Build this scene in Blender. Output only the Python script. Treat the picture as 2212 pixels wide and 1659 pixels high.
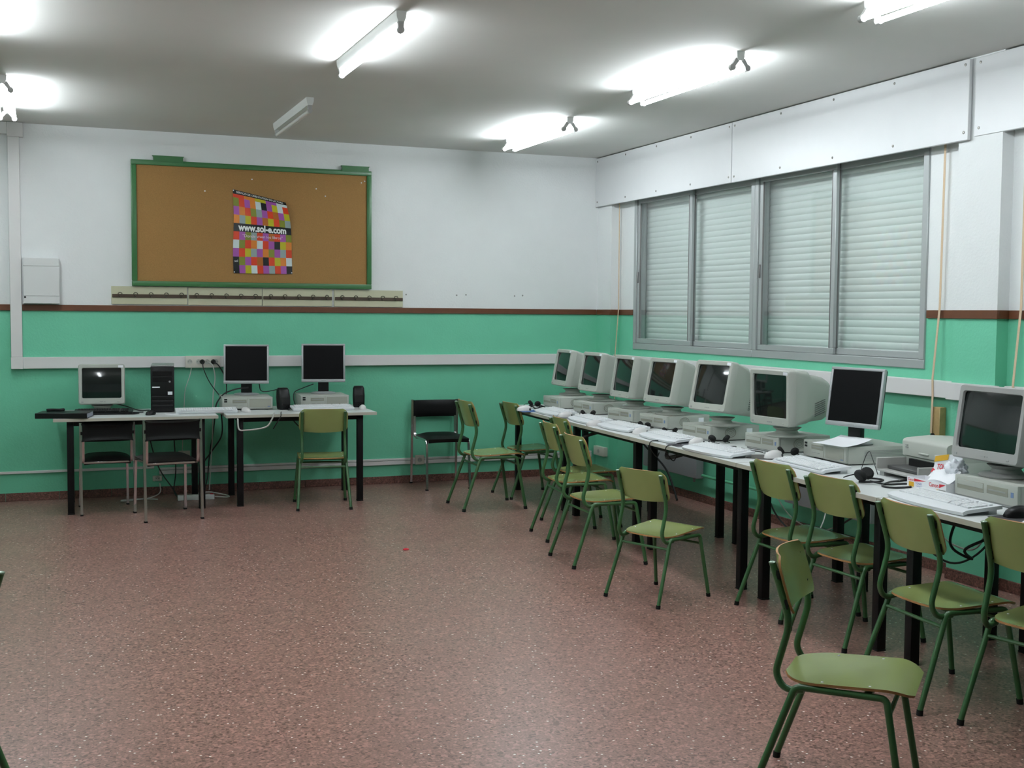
import bpy, bmesh, math, random
from mathutils import Vector, Matrix
random.seed(7)
for o in list(bpy.data.objects): bpy.data.objects.remove(o)
SC = bpy.context.scene
COL = SC.collection
R = math.radians

# ------------------------------------------------------------------ camera, world, exposure
YAW, PITCH, ROLL, F_PX = .3789, .0607, .0077, 2554.67
fw = Vector((math.sin(YAW)*math.cos(PITCH), math.cos(YAW)*math.cos(PITCH), -math.sin(PITCH)))
rt = Vector((math.cos(YAW), -math.sin(YAW), 0)); up = rt.cross(fw)
r2 = math.cos(ROLL)*rt + math.sin(ROLL)*up; u2 = -math.sin(ROLL)*rt + math.cos(ROLL)*up
cd = bpy.data.cameras.new('camera'); cd.sensor_fit = 'HORIZONTAL'; cd.sensor_width = 36
cd.lens = F_PX/2212*36; cd.clip_start = .05; cd.clip_end = 100
cam = bpy.data.objects.new('camera', cd); COL.objects.link(cam)
cam.matrix_world = Matrix(((r2.x,u2.x,-fw.x,0),(r2.y,u2.y,-fw.y,0),(r2.z,u2.z,-fw.z,1.55),(0,0,0,1)))
SC.camera = cam
w = bpy.data.worlds.new('night'); SC.world = w; w.use_nodes = True
w.node_tree.nodes['Background'].inputs[0].default_value = (.02,.03,.05,1)
w.node_tree.nodes['Background'].inputs[1].default_value = .3
vs = SC.view_settings
vs.view_transform = 'Standard'; vs.look = 'None'; vs.gamma = 1; vs.use_curve_mapping = False
vs.exposure = 0.0
LAMP = 70.0            # emission of the fluorescent tubes
LAMP_COL = (.925,1,1.05)

# ------------------------------------------------------------------ materials
MATS = {}
def srgb(r,g,b):
    f = lambda c: ((c/255+.055)/1.055)**2.4 if c > 10 else c/255/12.92
    return (f(r),f(g),f(b),1)
def mat(name, col, rough=.5, metal=0, noise=0, nscale=30, bump=0, bscale=60, spec=.5, coat=0):
    if name in MATS: return MATS[name]
    m = bpy.data.materials.new(name); m.use_nodes = True; MATS[name] = m
    nt = m.node_tree; b = nt.nodes['Principled BSDF']
    if len(col) == 3: col = (*col,1)
    b.inputs['Base Color'].default_value = col
    b.inputs['Roughness'].default_value = rough; b.inputs['Metallic'].default_value = metal
    b.inputs['Specular IOR Level'].default_value = spec
    b.inputs['Coat Weight'].default_value = coat
    if noise or bump:
        tc = nt.nodes.new('ShaderNodeTexCoord')
    if noise:
        n = nt.nodes.new('ShaderNodeTexNoise'); n.inputs['Scale'].default_value = nscale; n.inputs['Detail'].default_value = 4
        mx = nt.nodes.new('ShaderNodeMix'); mx.data_type = 'RGBA'
        mx.inputs['A'].default_value = tuple(c*(1-noise) for c in col[:3])+(1,)
        mx.inputs['B'].default_value = tuple(min(1,c*(1+noise)) for c in col[:3])+(1,)
        nt.links.new(tc.outputs['Object'], n.inputs['Vector'])
        nt.links.new(n.outputs['Fac'], mx.inputs['Factor']); nt.links.new(mx.outputs['Result'], b.inputs['Base Color'])
    if bump:
        n2 = nt.nodes.new('ShaderNodeTexNoise'); n2.inputs['Scale'].default_value = bscale; n2.inputs['Detail'].default_value = 3
        bp = nt.nodes.new('ShaderNodeBump'); bp.inputs['Strength'].default_value = bump; bp.inputs['Distance'].default_value = .004
        nt.links.new(tc.outputs['Object'], n2.inputs['Vector'])
        nt.links.new(n2.outputs['Fac'], bp.inputs['Height']); nt.links.new(bp.outputs['Normal'], b.inputs['Normal'])
    return m
def wall_mat():
    # two paints on one wall: white above, green below the brown rail
    m = bpy.data.materials.new('two_tone_wall'); m.use_nodes = True
    nt = m.node_tree; b = nt.nodes['Principled BSDF']; N = nt.nodes.new; L = nt.links.new
    g = N('ShaderNodeNewGeometry'); s = N('ShaderNodeSeparateXYZ'); L(g.outputs['Position'], s.inputs[0])
    st = N('ShaderNodeMath'); st.operation = 'GREATER_THAN'; st.inputs[1].default_value = 1.556; L(s.outputs['Z'], st.inputs[0])
    n = N('ShaderNodeTexNoise'); n.inputs['Scale'].default_value = 6; n.inputs['Detail'].default_value = 5; L(g.outputs['Position'], n.inputs['Vector'])
    gr = N('ShaderNodeMix'); gr.data_type = 'RGBA'
    gr.inputs['A'].default_value = (.142,.520,.335,1); gr.inputs['B'].default_value = (.162,.570,.375,1); L(n.outputs['Fac'], gr.inputs['Factor'])
    wh = N('ShaderNodeMix'); wh.data_type = 'RGBA'
    wh.inputs['A'].default_value = (.74,.76,.76,1); wh.inputs['B'].default_value = (.79,.81,.81,1); L(n.outputs['Fac'], wh.inputs['Factor'])
    mx = N('ShaderNodeMix'); mx.data_type = 'RGBA'; L(st.outputs[0], mx.inputs['Factor']); L(gr.outputs['Result'], mx.inputs['A']); L(wh.outputs['Result'], mx.inputs['B'])
    L(mx.outputs['Result'], b.inputs['Base Color']); b.inputs['Roughness'].default_value = .55
    n2 = N('ShaderNodeTexNoise'); n2.inputs['Scale'].default_value = 70; n2.inputs['Detail'].default_value = 2; L(g.outputs['Position'], n2.inputs['Vector'])
    bp = N('ShaderNodeBump'); bp.inputs['Strength'].default_value = .35; bp.inputs['Distance'].default_value = .004
    L(n2.outputs['Fac'], bp.inputs['Height']); L(bp.outputs['Normal'], b.inputs['Normal'])
    return m
def terrazzo(name, base, dark, chip, joints, rough):
    m = bpy.data.materials.new(name); m.use_nodes = True; MATS[name] = m
    nt = m.node_tree; b = nt.nodes['Principled BSDF']; N = nt.nodes.new; L = nt.links.new
    g = N('ShaderNodeNewGeometry'); pos = g.outputs['Position']
    def noise(sc, det=3):
        n = N('ShaderNodeTexNoise'); n.inputs['Scale'].default_value = sc; n.inputs['Detail'].default_value = det; L(pos, n.inputs['Vector']); return n.outputs['Fac']
    def ramp(x, a, c):
        r = N('ShaderNodeMapRange'); r.inputs['From Min'].default_value = a; r.inputs['From Max'].default_value = c; L(x, r.inputs['Value']); return r.outputs['Result']
    def mix(f, A, B):
        mx = N('ShaderNodeMix'); mx.data_type = 'RGBA'
        if f is not None: L(f, mx.inputs['Factor'])
        for k, v in (('A',A),('B',B)):
            if isinstance(v, tuple): mx.inputs[k].default_value = v
            else: L(v, mx.inputs[k])
        return mx.outputs['Result']
    def vor(sc):
        v = N('ShaderNodeTexVoronoi'); v.inputs['Scale'].default_value = sc; L(pos, v.inputs['Vector']); return v
    c = mix(ramp(noise(1.3), .35, .65), base, tuple(min(1,x*1.10) for x in base[:3])+(1,))
    c = mix(ramp(noise(110,2), .42, .60), c, dark)
    v1 = vor(95)
    sp = N('ShaderNodeSeparateColor'); L(v1.outputs['Color'], sp.inputs[0])
    thr = N('ShaderNodeMath'); thr.operation = 'GREATER_THAN'; thr.inputs[1].default_value = .80; L(sp.outputs[0], thr.inputs[0])
    c = mix(thr.outputs[0], c, tuple(min(1,x*1.35) for x in base[:3])+(1,))
    thr3 = N('ShaderNodeMath'); thr3.operation = 'LESS_THAN'; thr3.inputs[1].default_value = .12; L(sp.outputs[1], thr3.inputs[0])
    c = mix(thr3.outputs[0], c, tuple(x*.45 for x in base[:3])+(1,))
    v2 = vor(48)
    sp2 = N('ShaderNodeSeparateColor'); L(v2.outputs['Color'], sp2.inputs[0])
    t2 = N('ShaderNodeMath'); t2.operation = 'GREATER_THAN'; t2.inputs[1].default_value = .87; L(sp2.outputs[1], t2.inputs[0])
    d2 = N('ShaderNodeMath'); d2.operation = 'LESS_THAN'; d2.inputs[1].default_value = .22; L(v2.outputs['Distance'], d2.inputs[0])
    a2 = N('ShaderNodeMath'); a2.operation = 'MULTIPLY'; L(t2.outputs[0], a2.inputs[0]); L(d2.outputs[0], a2.inputs[1])
    c = mix(a2.outputs[0], c, chip)
    if joints:
        br = N('ShaderNodeTexBrick'); br.offset = 0; br.inputs['Scale'].default_value = 1; br.inputs['Mortar Size'].default_value = .0011
        br.inputs['Brick Width'].default_value = .4; br.inputs['Row Height'].default_value = .4; br.inputs['Mortar Smooth'].default_value = .2
        L(pos, br.inputs['Vector'])
        c = mix(br.outputs['Fac'], c, tuple(x*.62 for x in base[:3])+(1,))
    L(c, b.inputs['Base Color'])
    b.inputs['Specular IOR Level'].default_value = .45
    rr = N('ShaderNodeMapRange'); rr.inputs['To Min'].default_value = rough-.05; rr.inputs['To Max'].default_value = rough+.10; L(noise(2.2), rr.inputs['Value'])
    L(rr.outputs['Result'], b.inputs['Roughness'])
    return m
def glass_mat():
    m = bpy.data.materials.new('window_glass'); m.use_nodes = True; nt = m.node_tree; N = nt.nodes.new; L = nt.links.new
    nt.nodes.remove(nt.nodes['Principled BSDF'])
    t = N('ShaderNodeBsdfTransparent'); t.inputs[0].default_value = (.972,.985,.982,1)
    gl = N('ShaderNodeBsdfGlossy'); gl.inputs['Roughness'].default_value = .03
    lw = N('ShaderNodeLayerWeight'); lw.inputs['Blend'].default_value = .5
    pw = N('ShaderNodeMath'); pw.operation = 'POWER'; pw.inputs[1].default_value = 4; L(lw.outputs['Facing'], pw.inputs[0])
    ma = N('ShaderNodeMath'); ma.operation = 'MULTIPLY_ADD'; ma.inputs[1].default_value = .85; ma.inputs[2].default_value = .05; L(pw.outputs[0], ma.inputs[0])
    mx = N('ShaderNodeMixShader'); L(ma.outputs[0], mx.inputs[0]); L(t.outputs[0], mx.inputs[1]); L(gl.outputs[0], mx.inputs[2])
    L(mx.outputs[0], nt.nodes['Material Output'].inputs['Surface']); return m
def emit(name, col, s):
    m = bpy.data.materials.new(name); m.use_nodes = True
    b = m.node_tree.nodes['Principled BSDF']; b.inputs['Base Color'].default_value = (.9,.9,.9,1)
    b.inputs['Emission Color'].default_value = (*col,1); b.inputs['Emission Strength'].default_value = s
    return m
WALL = wall_mat(); GLASS = glass_mat(); TUBE = emit('lit_fluorescent_tube', LAMP_COL, LAMP)
FLOOR = terrazzo('red_terrazzo', (.300,.158,.132,1), (.205,.118,.096,1), (.80,.76,.72,1), True, .30)
SKIRT = terrazzo('red_terrazzo_skirting', (.165,.072,.055,1), (.10,.045,.036,1), (.45,.36,.32,1), False, .45)
CEIL = mat('ceiling_paint', (.66,.655,.63), .8, noise=.03, nscale=3, bump=.1, bscale=25)
LWHITE = mat('white_lacquered_board', (.68,.69,.70), .36, noise=.02, nscale=9, bump=.12, bscale=14)
TRUNK = mat('grey_white_plastic_duct', (.72,.71,.705), .45)
BROWN = mat('brown_varnished_rail', (.115,.038,.014), .45, noise=.25, nscale=14)
ALU = mat('painted_aluminium', (.41,.435,.435), .38, metal=.25, noise=.03, nscale=5)
ALUD = mat('aluminium_inner_edge', (.20,.19,.19), .45, metal=.3)
SLAT = mat('white_pvc_slat', (.72,.77,.745), .45)
STRAP = mat('beige_woven_strap', (.62,.47,.32), .8, noise=.15, nscale=200)
WOODL = mat('pale_pine_block', (.42,.30,.13), .55, noise=.3, nscale=25)
CORK = mat('cork_surface', (.305,.165,.050), .85, noise=.22, nscale=170, bump=.5, bscale=220)
GFRAME = mat('green_enamel_board_frame', (.040,.150,.050), .35, noise=.06, nscale=4)
CREAM = mat('cream_laminate', (.52,.51,.36), .5, noise=.06, nscale=5)
DKBROWN = mat('dark_brown_rail', (.062,.038,.022), .5)
CHROME = mat('chrome_tube', (.62,.60,.60), .22, metal=1)
BOXW = mat('white_enamel_box', (.66,.67,.665), .5)
LAMPW = mat('white_lamp_housing', (.72,.73,.71), .45)
LAMPG = mat('grey_lamp_holder', (.44,.44,.43), .5)
DEADT = mat('unlit_tube_glass', (.72,.74,.72), .25)
TOP = mat('white_melamine', (.70,.725,.715), .32, noise=.02, nscale=6)
EDGE = mat('beige_table_edge', (.50,.48,.41), .5)
BLK = mat('black_steel', (.005,.005,.0055), .45, spec=.22)
RUB = mat('black_rubber', (.008,.008,.008), .7, spec=.25)
CTUBE = mat('green_enamel_tube', (.040,.118,.040), .28, noise=.10, nscale=18)
CPLY = mat('olive_green_laminate', (.240,.285,.098), .22, noise=.06, nscale=7)
CRIM = mat('plywood_edge', (.36,.17,.055), .55, noise=.2, nscale=60)
VINYL = mat('black_vinyl', (.005,.0055,.0055), .45, spec=.18, bump=.15, bscale=160)
BEIGE = mat('beige_computer_plastic', (.415,.43,.39), .45, noise=.02, nscale=8)
BEIGED = mat('darker_beige_plastic', (.27,.27,.22), .5)
GREYP = mat('grey_plastic', (.30,.31,.30), .5)
SILV = mat('silver_plastic', (.38,.39,.40), .35, metal=.3)
SCRN = mat('dark_crt_glass', (.010,.014,.013), .06, spec=.6)
LCDS = mat('matte_lcd_panel', (.003,.003,.0035), .30, spec=.10)
BLKP = mat('black_plastic', (.006,.006,.0065), .38, spec=.28)
KEYW = mat('white_keyboard_plastic', (.70,.72,.74), .45)
KEYC = mat('pale_keycaps', (.74,.755,.77), .5)
KEYG = mat('grey_keycaps', (.52,.54,.55), .5)
MOUSE = mat('white_mouse_plastic', (.70,.68,.67), .30)
PAPER = mat('white_paper', (.82,.83,.86), .7)
CBLK = mat('black_cable', (.010,.010,.011), .5)
CWHT = mat('white_cable', (.55,.55,.52), .5)
RED = mat('red_print', (.55,.012,.03), .5)
YEL = mat('yellow_print', (.75,.42,.03), .5)
BLUE = mat('blue_print', (.05,.09,.35), .5)
STICK = mat('white_sticker', (.82,.84,.88), .5)
POST = {'R':(.62,.055,.018),'O':(.62,.20,.030),'Y':(.46,.42,.020),'P':(.34,.090,.36),'W':(.58,.66,.66),'K':(.016,.017,.018),
        'G':(.200,.225,.030),'S':(.27,.34,.33),'N':(.40,.125,.022)}
for k, v in POST.items(): POST[k] = mat('glossy_print_'+k, v, .22)
PWHITE = mat('glossy_print_letters', (.80,.82,.80), .25)
PPINK = mat('glossy_print_quote', (.72,.60,.66), .3)

# ------------------------------------------------------------------ mesh building
def dedup(pts):
    out = [pts[0]]
    for p in pts[1:]:
        if (Vector(p)-Vector(out[-1])).length > 1e-5: out.append(p)
    return out
def fillet(pts, r, n=4):
    pts = [Vector(p) for p in pts]; out = [pts[0]]
    for a, b, c in zip(pts, pts[1:], pts[2:]):
        d1 = a-b; d2 = c-b; k = min(r, d1.length*.49, d2.length*.49)
        p0 = b+d1.normalized()*k; p1 = b+d2.normalized()*k
        for i in range(n+1):
            t = i/n; out.append(p0*(1-t)**2 + b*2*t*(1-t) + p1*t*t)
    out.append(pts[-1]); return out
def spline(pts, n=6):
    P = [Vector(p) for p in pts]; P = [P[0]*2-P[1]]+P+[P[-1]*2-P[-2]]; out = []
    for i in range(1, len(P)-2):
        for k in range(n):
            t = k/n
            out.append(.5*((2*P[i])+(-P[i-1]+P[i+1])*t+(2*P[i-1]-5*P[i]+4*P[i+1]-P[i+2])*t*t+(-P[i-1]+3*P[i]-3*P[i+1]+P[i+2])*t**3))
    out.append(P[-2]); return out
class MB:
    def __init__(s): s.bm = bmesh.new()
    def box(s, x0, x1, y0, y1, z0, z1, bev=0, seg=2, M=None, mi=0):
        t = bmesh.new(); bmesh.ops.create_cube(t, size=1)
        for v in t.verts: v.co = ((x0+x1)/2+v.co.x*(x1-x0), (y0+y1)/2+v.co.y*(y1-y0), (z0+z1)/2+v.co.z*(z1-z0))
        if bev: bmesh.ops.bevel(t, geom=t.edges[:], offset=bev, segments=seg, affect='EDGES', profile=.5)
        s._merge(t, M, mi); return s
    def _merge(s, t, M=None, mi=0):
        mp = {}
        for v in t.verts: mp[v] = s.bm.verts.new(M @ v.co if M else v.co)
        for f in t.faces:
            try:
                nf = s.bm.faces.new([mp[v] for v in f.verts]); nf.material_index = mi or f.material_index
            except ValueError: pass
        t.free()
    def loft(s, rings, cap=True, mi=0, close=False):
        vr = [[s.bm.verts.new(p) for p in r] for r in rings]
        n = len(vr[0])
        prs = list(zip(vr, vr[1:]))
        if close: prs.append((vr[-1], vr[0]))
        for a, b in prs:
            for i in range(n):
                f = s.bm.faces.new((a[i], a[(i+1) % n], b[(i+1) % n], b[i])); f.material_index = mi
        if cap and not close:
            f = s.bm.faces.new(vr[0][::-1]); f.material_index = mi
            f = s.bm.faces.new(vr[-1]); f.material_index = mi
        return s
    def tube(s, pts, r, n=8, cap=True, mi=0, square=False, flat=None):
        P = [Vector(p) for p in dedup(pts)]; rings = []; ref = None
        for i, p in enumerate(P):
            d = (P[min(i+1,len(P)-1)]-P[max(i-1,0)]).normalized()
            if ref is None:
                a = Vector((0,0,1)) if abs(d.z) < .9 else Vector((1,0,0))
                ref = (a-d*a.dot(d)).normalized()
            else:
                ref = (ref-d*ref.dot(d)).normalized()
            b = d.cross(ref); rr = r(i/(len(P)-1)) if callable(r) else r
            ring = []
            if square:
                for sx, sy in ((1,1),(-1,1),(-1,-1),(1,-1)): ring.append(p+ref*rr*sx+b*rr*sy)
            else:
                for k in range(n):
                    t = 2*math.pi*k/n; ring.append(p+ref*(math.cos(t)*rr*(flat or 1))+b*(math.sin(t)*rr))
            rings.append(ring)
        return s.loft(rings, cap, mi)
    def lathe(s, prof, n=20, c=(0,0,0), sx=1, sy=1, mi=0):
        rings = [[(c[0]+math.cos(2*math.pi*k/n)*r*sx, c[1]+math.sin(2*math.pi*k/n)*r*sy, c[2]+z) for k in range(n)] for r, z in prof]
        return s.loft(rings, True, mi)
    def sheet(s, f, nu, nv, th, side=0, back=0, face=0):
        P = [[Vector(f(i/nu, j/nv)) for i in range(nu+1)] for j in range(nv+1)]
        def nrm(i, j):
            a = P[j][min(i+1,nu)]-P[j][max(i-1,0)]; b = P[min(j+1,nv)][i]-P[max(j-1,0)][i]
            n = a.cross(b); return n.normalized() if n.length > 1e-9 else Vector((0,0,1))
        T = [[s.bm.verts.new(P[j][i]) for i in range(nu+1)] for j in range(nv+1)]
        B = [[s.bm.verts.new(P[j][i]-nrm(i,j)*th) for i in range(nu+1)] for j in range(nv+1)]
        for j in range(nv):
            for i in range(nu):
                q = s.bm.faces.new((T[j][i],T[j][i+1],T[j+1][i+1],T[j+1][i])); q.material_index = face(i,j) if callable(face) else face
                q = s.bm.faces.new((B[j][i],B[j+1][i],B[j+1][i+1],B[j][i+1])); q.material_index = back
        def sd(a, b, c, d): s.bm.faces.new((a,b,c,d)).material_index = side
        for i in range(nu):
            sd(T[0][i],B[0][i],B[0][i+1],T[0][i+1]); sd(T[nv][i],T[nv][i+1],B[nv][i+1],B[nv][i])
        for j in range(nv):
            sd(T[j][0],T[j+1][0],B[j+1][0],B[j][0]); sd(T[j][nu],B[j][nu],B[j+1][nu],T[j+1][nu])
        return s
    def prism(s, poly, z0, z1, mi=0):
        return s.loft([[(x,y,z0) for x, y in poly], [(x,y,z1) for x, y in poly]], True, mi)
    def mesh(s, name, mats, ang=40):
        me = bpy.data.meshes.new(name)
        bmesh.ops.recalc_face_normals(s.bm, faces=s.bm.faces[:])
        s.bm.to_mesh(me); s.bm.free()
        for m in (mats if isinstance(mats, (list,tuple)) else [mats]): me.materials.append(m)
        me.polygons.foreach_set('use_smooth', [True]*len(me.polygons)); me.set_sharp_from_angle(angle=R(ang))
        return me
    def build(s, name, mats, parent=None, loc=None, ang=40):
        o = bpy.data.objects.new(name, s.mesh(name, mats, ang)); COL.objects.link(o)
        if parent: o.parent = parent
        if loc: o.location = loc
        return o
def tag(o, label, cat, group=None):
    o['label'] = label; o['category'] = cat
    if group: o['group'] = group
    return o
def thing(name, label, cat, loc=(0,0,0), rz=0, group=None, scale=1):
    o = bpy.data.objects.new(name, None); o.empty_display_size = .1; COL.objects.link(o)
    o.location = loc; o.rotation_euler = (0,0,rz); o.scale = (scale,)*3
    return tag(o, label, cat, group)
def struct(o, label=None):
    o['kind'] = 'structure'
    if label: o['label'] = label
    return o
def copy_tree(o, parent=None, label=None, loc=None, rz=None, scale=None):
    c = o.copy(); COL.objects.link(c)
    if parent: c.parent = parent
    if label: c['label'] = label
    if loc: c.location = loc
    if rz is not None: c.rotation_euler = (0,0,rz)
    if scale: c.scale = (scale,)*3
    for ch in list(o.children): copy_tree(ch, c)
    return c
def text_polys(body, size, xs=1, bold=0):
    cu = bpy.data.curves.new('t', 'FONT'); cu.body = body; cu.size = size; cu.align_x = 'CENTER'; cu.align_y = 'CENTER'; cu.offset = bold
    cu.resolution_u = 3
    ob = bpy.data.objects.new('t', cu); COL.objects.link(ob); bpy.context.view_layer.update()
    me = bpy.data.meshes.new_from_object(ob.evaluated_get(bpy.context.evaluated_depsgraph_get()))
    vs_ = [(v.co.x*xs, v.co.y) for v in me.vertices]; fs = [tuple(p.vertices) for p in me.polygons]
    bpy.data.objects.remove(ob); bpy.data.meshes.remove(me); bpy.data.curves.remove(cu)
    return vs_, fs
def text_part(name, body, size, fn, m, parent, xs=1, bold=0):
    v, f = text_polys(body, size, xs, bold)
    me = bpy.data.meshes.new(name); me.from_pydata([tuple(fn(*p)) for p in v], [], f); me.materials.append(m)
    o = bpy.data.objects.new(name, me); COL.objects.link(o); o.parent = parent; return o
PI = math.pi

# ================================================================== THE ROOM
WB, WR, CE = 10.249, 5.036, 3.0155      # back wall y, window bay wall x, ceiling z
XL, YF = -2.3, -2.2                      # left wall, wall behind the camera
struct(MB().box(XL-.2, WR+.3, YF-.2, WB+.2, -.1, 0).build('floor', FLOOR), 'polished reddish terrazzo floor')
struct(MB().box(XL-.2, WR+.3, YF-.2, WB+.2, CE, CE+.1).build('ceiling', CEIL), 'plain off-white ceiling')
struct(MB().box(XL-.2, WR+.3, WB, WB+.2, 0, CE).build('wall_back', WALL), 'back wall, white above and mint green below')
struct(MB().box(XL-.2, XL, YF-.2, WB, 0, CE).build('wall_left', WALL))
struct(MB().box(XL, WR, YF-.2, YF, 0, CE).build('wall_front', WALL))
WY0, WY1, WZ0, WZ1 = 5.80, 9.645, 1.222, 2.64    # window opening
PX = 4.952                                       # face of the pillars
m = MB()
m.box(WR, WR+.3, YF, WY0, 0, CE).box(WR, WR+.3, WY1, WB, 0, CE).box(WR, WR+.3, WY0, WY1, 0, WZ0).box(WR, WR+.3, WY0, WY1, WZ1, CE)
for a, b in ((9.962, WB), (5.137, 5.475), (.35, .69)): m.box(PX, WR+.01, a, b, 0, CE)
struct(m.build('wall_right', WALL), 'window wall with shallow pillars, white above and mint green below')
# brown rails
RZ0, RZ1 = 1.532, 1.581
n = 1
for x0, x1, y0, y1 in ((XL, -.226, WB-.016, WB), (-.138, PX-.014, WB-.016, WB), (PX-.014, PX, 9.95, WB-.016), (PX, WR, 9.948, 9.962), (WR-.014, WR, WY1+.012, 9.948),
                       (WR-.014, WR, 5.475, WY0-.012), (PX-.014, PX, 5.123, 5.475), (PX, WR, 5.123, 5.137), (WR-.014, WR, 2.0, 5.123)):
    struct(MB().box(x0, x1, y0, y1, RZ0, RZ1, .002, 1).build('trim_%d' % n, BROWN), 'brown wooden rail between the two wall colours'); n += 1
# skirting of terrazzo tiles
def skirting(name, segs):
    e = bpy.data.objects.new(name, None); COL.objects.link(e); struct(e, 'reddish terrazzo skirting')
    for (ax, ay), (bx, by), nx, ny in segs:
        L = math.hypot(bx-ax, by-ay); k = max(1, round(L/.4)); st = L/k
        ux, uy = (bx-ax)/L, (by-ay)/L; g = .0012
        me = MB().box(g, st-g, 0, .012, .001, .066, .0015, 1).mesh('tile', SKIRT)
        for i in range(k):
            o = bpy.data.objects.new('tile', me); COL.objects.link(o); o.parent = e
            o.location = (ax+ux*st*i, ay+uy*st*i, 0); o.rotation_euler = (0,0,math.atan2(uy,ux))
skirting('baseboard_back', [((PX, WB), (XL, WB), 0, -1)])
skirting('baseboard_right', [((PX, 9.962), (PX, WB), 0, 0), ((WR, 9.962), (PX, 9.962), 0, 0), ((WR, 5.475), (WR, 9.962), 0, 0), ((PX, 5.137), (PX, 5.475), 0, 0), ((WR, 5.137), (PX, 5.137), 0, 0), ((WR, 2.2), (WR, 5.137), 0, 0)])

# ---- windows with sliding sashes, roller shutters behind the glass
def window(num, y0, y1, label):
    e = bpy.data.objects.new('window_%d' % num, None); COL.objects.link(e); e.location = (WR-.012, (y0+y1)/2, WZ0); struct(e, label)
    W = y1-y0; H = WZ1-WZ0; h = W/2
    f = MB()
    f.box(0, .10, -h, h, 0, .055, .003, 1); f.box(0, .10, -h, h, H-.06, H, .003, 1)
    f.box(0, .10, h-.05, h, .055, H-.06, .003, 1); f.box(0, .10, -h, -h+.05, .055, H-.06, .003, 1)
    f.build('frame', ALU, e)
    for k, (a, b, dx) in enumerate(((-.03, h-.052, .012), (-h+.052, .03, .046))):     # far sash runs on the inner track
        s_ = MB(); w_ = .042; z0, z1 = .057, H-.062; d = .026
        s_.box(dx, dx+d, a, b, z0, z0+w_, .003, 1); s_.box(dx, dx+d, a, b, z1-w_, z1, .003, 1)
        s_.box(dx, dx+d, a, a+w_, z0+w_, z1-w_, .003, 1); s_.box(dx, dx+d, b-w_, b, z0+w_, z1-w_, .003, 1)
        so = s_.build('sash', ALU, e)
        MB().box(dx+.008, dx+.013, a+w_, b-w_, z0+w_, z1-w_).build('pane', GLASS, so)
        g = MB()
        g.box(dx-.001, dx+.010, b-w_-.006, b-w_, z0+w_, z1-w_); g.box(dx-.001, dx+.010, a+w_, a+w_+.006, z0+w_, z1-w_)
        g.build('gasket', ALUD, so)
        yy = a+.02 if k == 1 else b-.02
        MB().box(dx-.012, dx, yy-.007, yy+.007, .60, .70, .003, 1).build('latch', ALUD, so)
    return e
YM = 7.69
window(1, YM, WY1, 'far sliding window with two sashes and grey aluminium frame')
window(2, WY0, YM, 'near sliding window with two sashes and grey aluminium frame')
def shutter(y0, y1, label):
    e = thing('roller_shutter', label, 'shutter', (WR+.115, (y0+y1)/2, WZ0), 0, 'closed roller shutters behind the panes')
    W = (y1-y0)/2-.01; p = .0475; N = 28; sl = MB(); prof = []
    for i in range(7):
        t = i/6; prof.append((-.0065*math.sin(PI*t)**.55, t*(p+.001)))
    prof += [(.004, p+.001), (.004, 0)]
    sl.loft([[(x, y, z) for x, z in prof] for y in (-W, W)])
    me = sl.mesh('slat', SLAT, 50)
    for i in range(N):
        o = bpy.data.objects.new('slat', me); COL.objects.link(o); o.parent = e; o.location = (.0, 0, .006+i*p)
    g = MB()
    for sy in (-1, 1): g.box(-.016, .02, sy*W-.012, sy*W+.012, 0, 1.40)
    g.build('guide_rail', ALU, e)
shutter(YM, WY1, 'closed white slatted roller shutter behind the far window')
shutter(WY0, YM, 'closed white slatted roller shutter behind the near window')
# ---- white boards of the shutter boxes, screwed on
SCREW = MB().lathe([(.009,0),(.008,.003),(.003,.004)], 8).mesh('screw', mat('screw_head', (.25,.24,.22), .4, metal=.8))
def board(y0, y1, xf, z0, name, label):
    e = MB().box(0, .022, -(y1-y0)/2, (y1-y0)/2, 0, CE-.008-z0, .003, 1).build(name, LWHITE)
    e.location = (xf, (y0+y1)/2, z0); struct(e, label)
    k = max(2, round((y1-y0)/.62)+1)
    for i in range(k):
        for zz in (.045, CE-.008-z0-.03):
            o = bpy.data.objects.new('screw', SCREW); COL.objects.link(o); o.parent = e
            o.location = (0, -(y1-y0)/2+.035+i*((y1-y0)-.07)/(k-1), zz); o.rotation_euler = (0,-PI/2,0)
board(7.866, WB-.002, 4.922, 2.552, 'trim_20', 'far white shutter-box board screwed over the window')
board(5.372, 7.860, 4.922, 2.550, 'trim_21', 'near white shutter-box board screwed over the window')
board(2.70, 5.350, 4.946, 2.566, 'trim_22', 'white shutter-box board past the pillar at the right edge')

# ---- cable ducts
def duct(label, boxes, name='cable_duct', group=None):
    x0, x1, y0, y1, z0, z1 = boxes[0]
    m = MB()
    for b in boxes: m.box(*b, .003, 1)
    return tag(m.build(name, TRUNK), label, 'cable duct', group)
DY = WB-.052
e = thing('cable_duct', 'white cable duct on the back wall rising to the ceiling on the left', 'cable duct', (0, WB, 1.065))
def dpart(nm, x0, x1, y0, y1, z0, z1, m_=TRUNK): return MB().box(x0, x1, y0-WB, y1-WB, z0-1.065, z1-1.065, .003, 1).build(nm, m_, e)
dpart('horizontal_run', -.138, PX-.045, DY, WB-.0005, 1.068, 1.160)
dpart('corner_piece', -.228, -.138, DY-.001, WB-.0005, 1.066, 1.162)
dpart('vertical_run', -.226, -.140, DY, WB-.0005, 1.162, 2.90)
dpart('ceiling_elbow', -.228, -.110, DY-.002, WB-.0005, 2.90, CE-.002)
dpart('ceiling_run', XL, -.228, DY, WB-.0005, 2.918, CE-.002)
e = thing('cable_duct', 'white cable duct along the window wall behind the monitors', 'cable duct', (WR, 7.7, 1.065))
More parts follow.
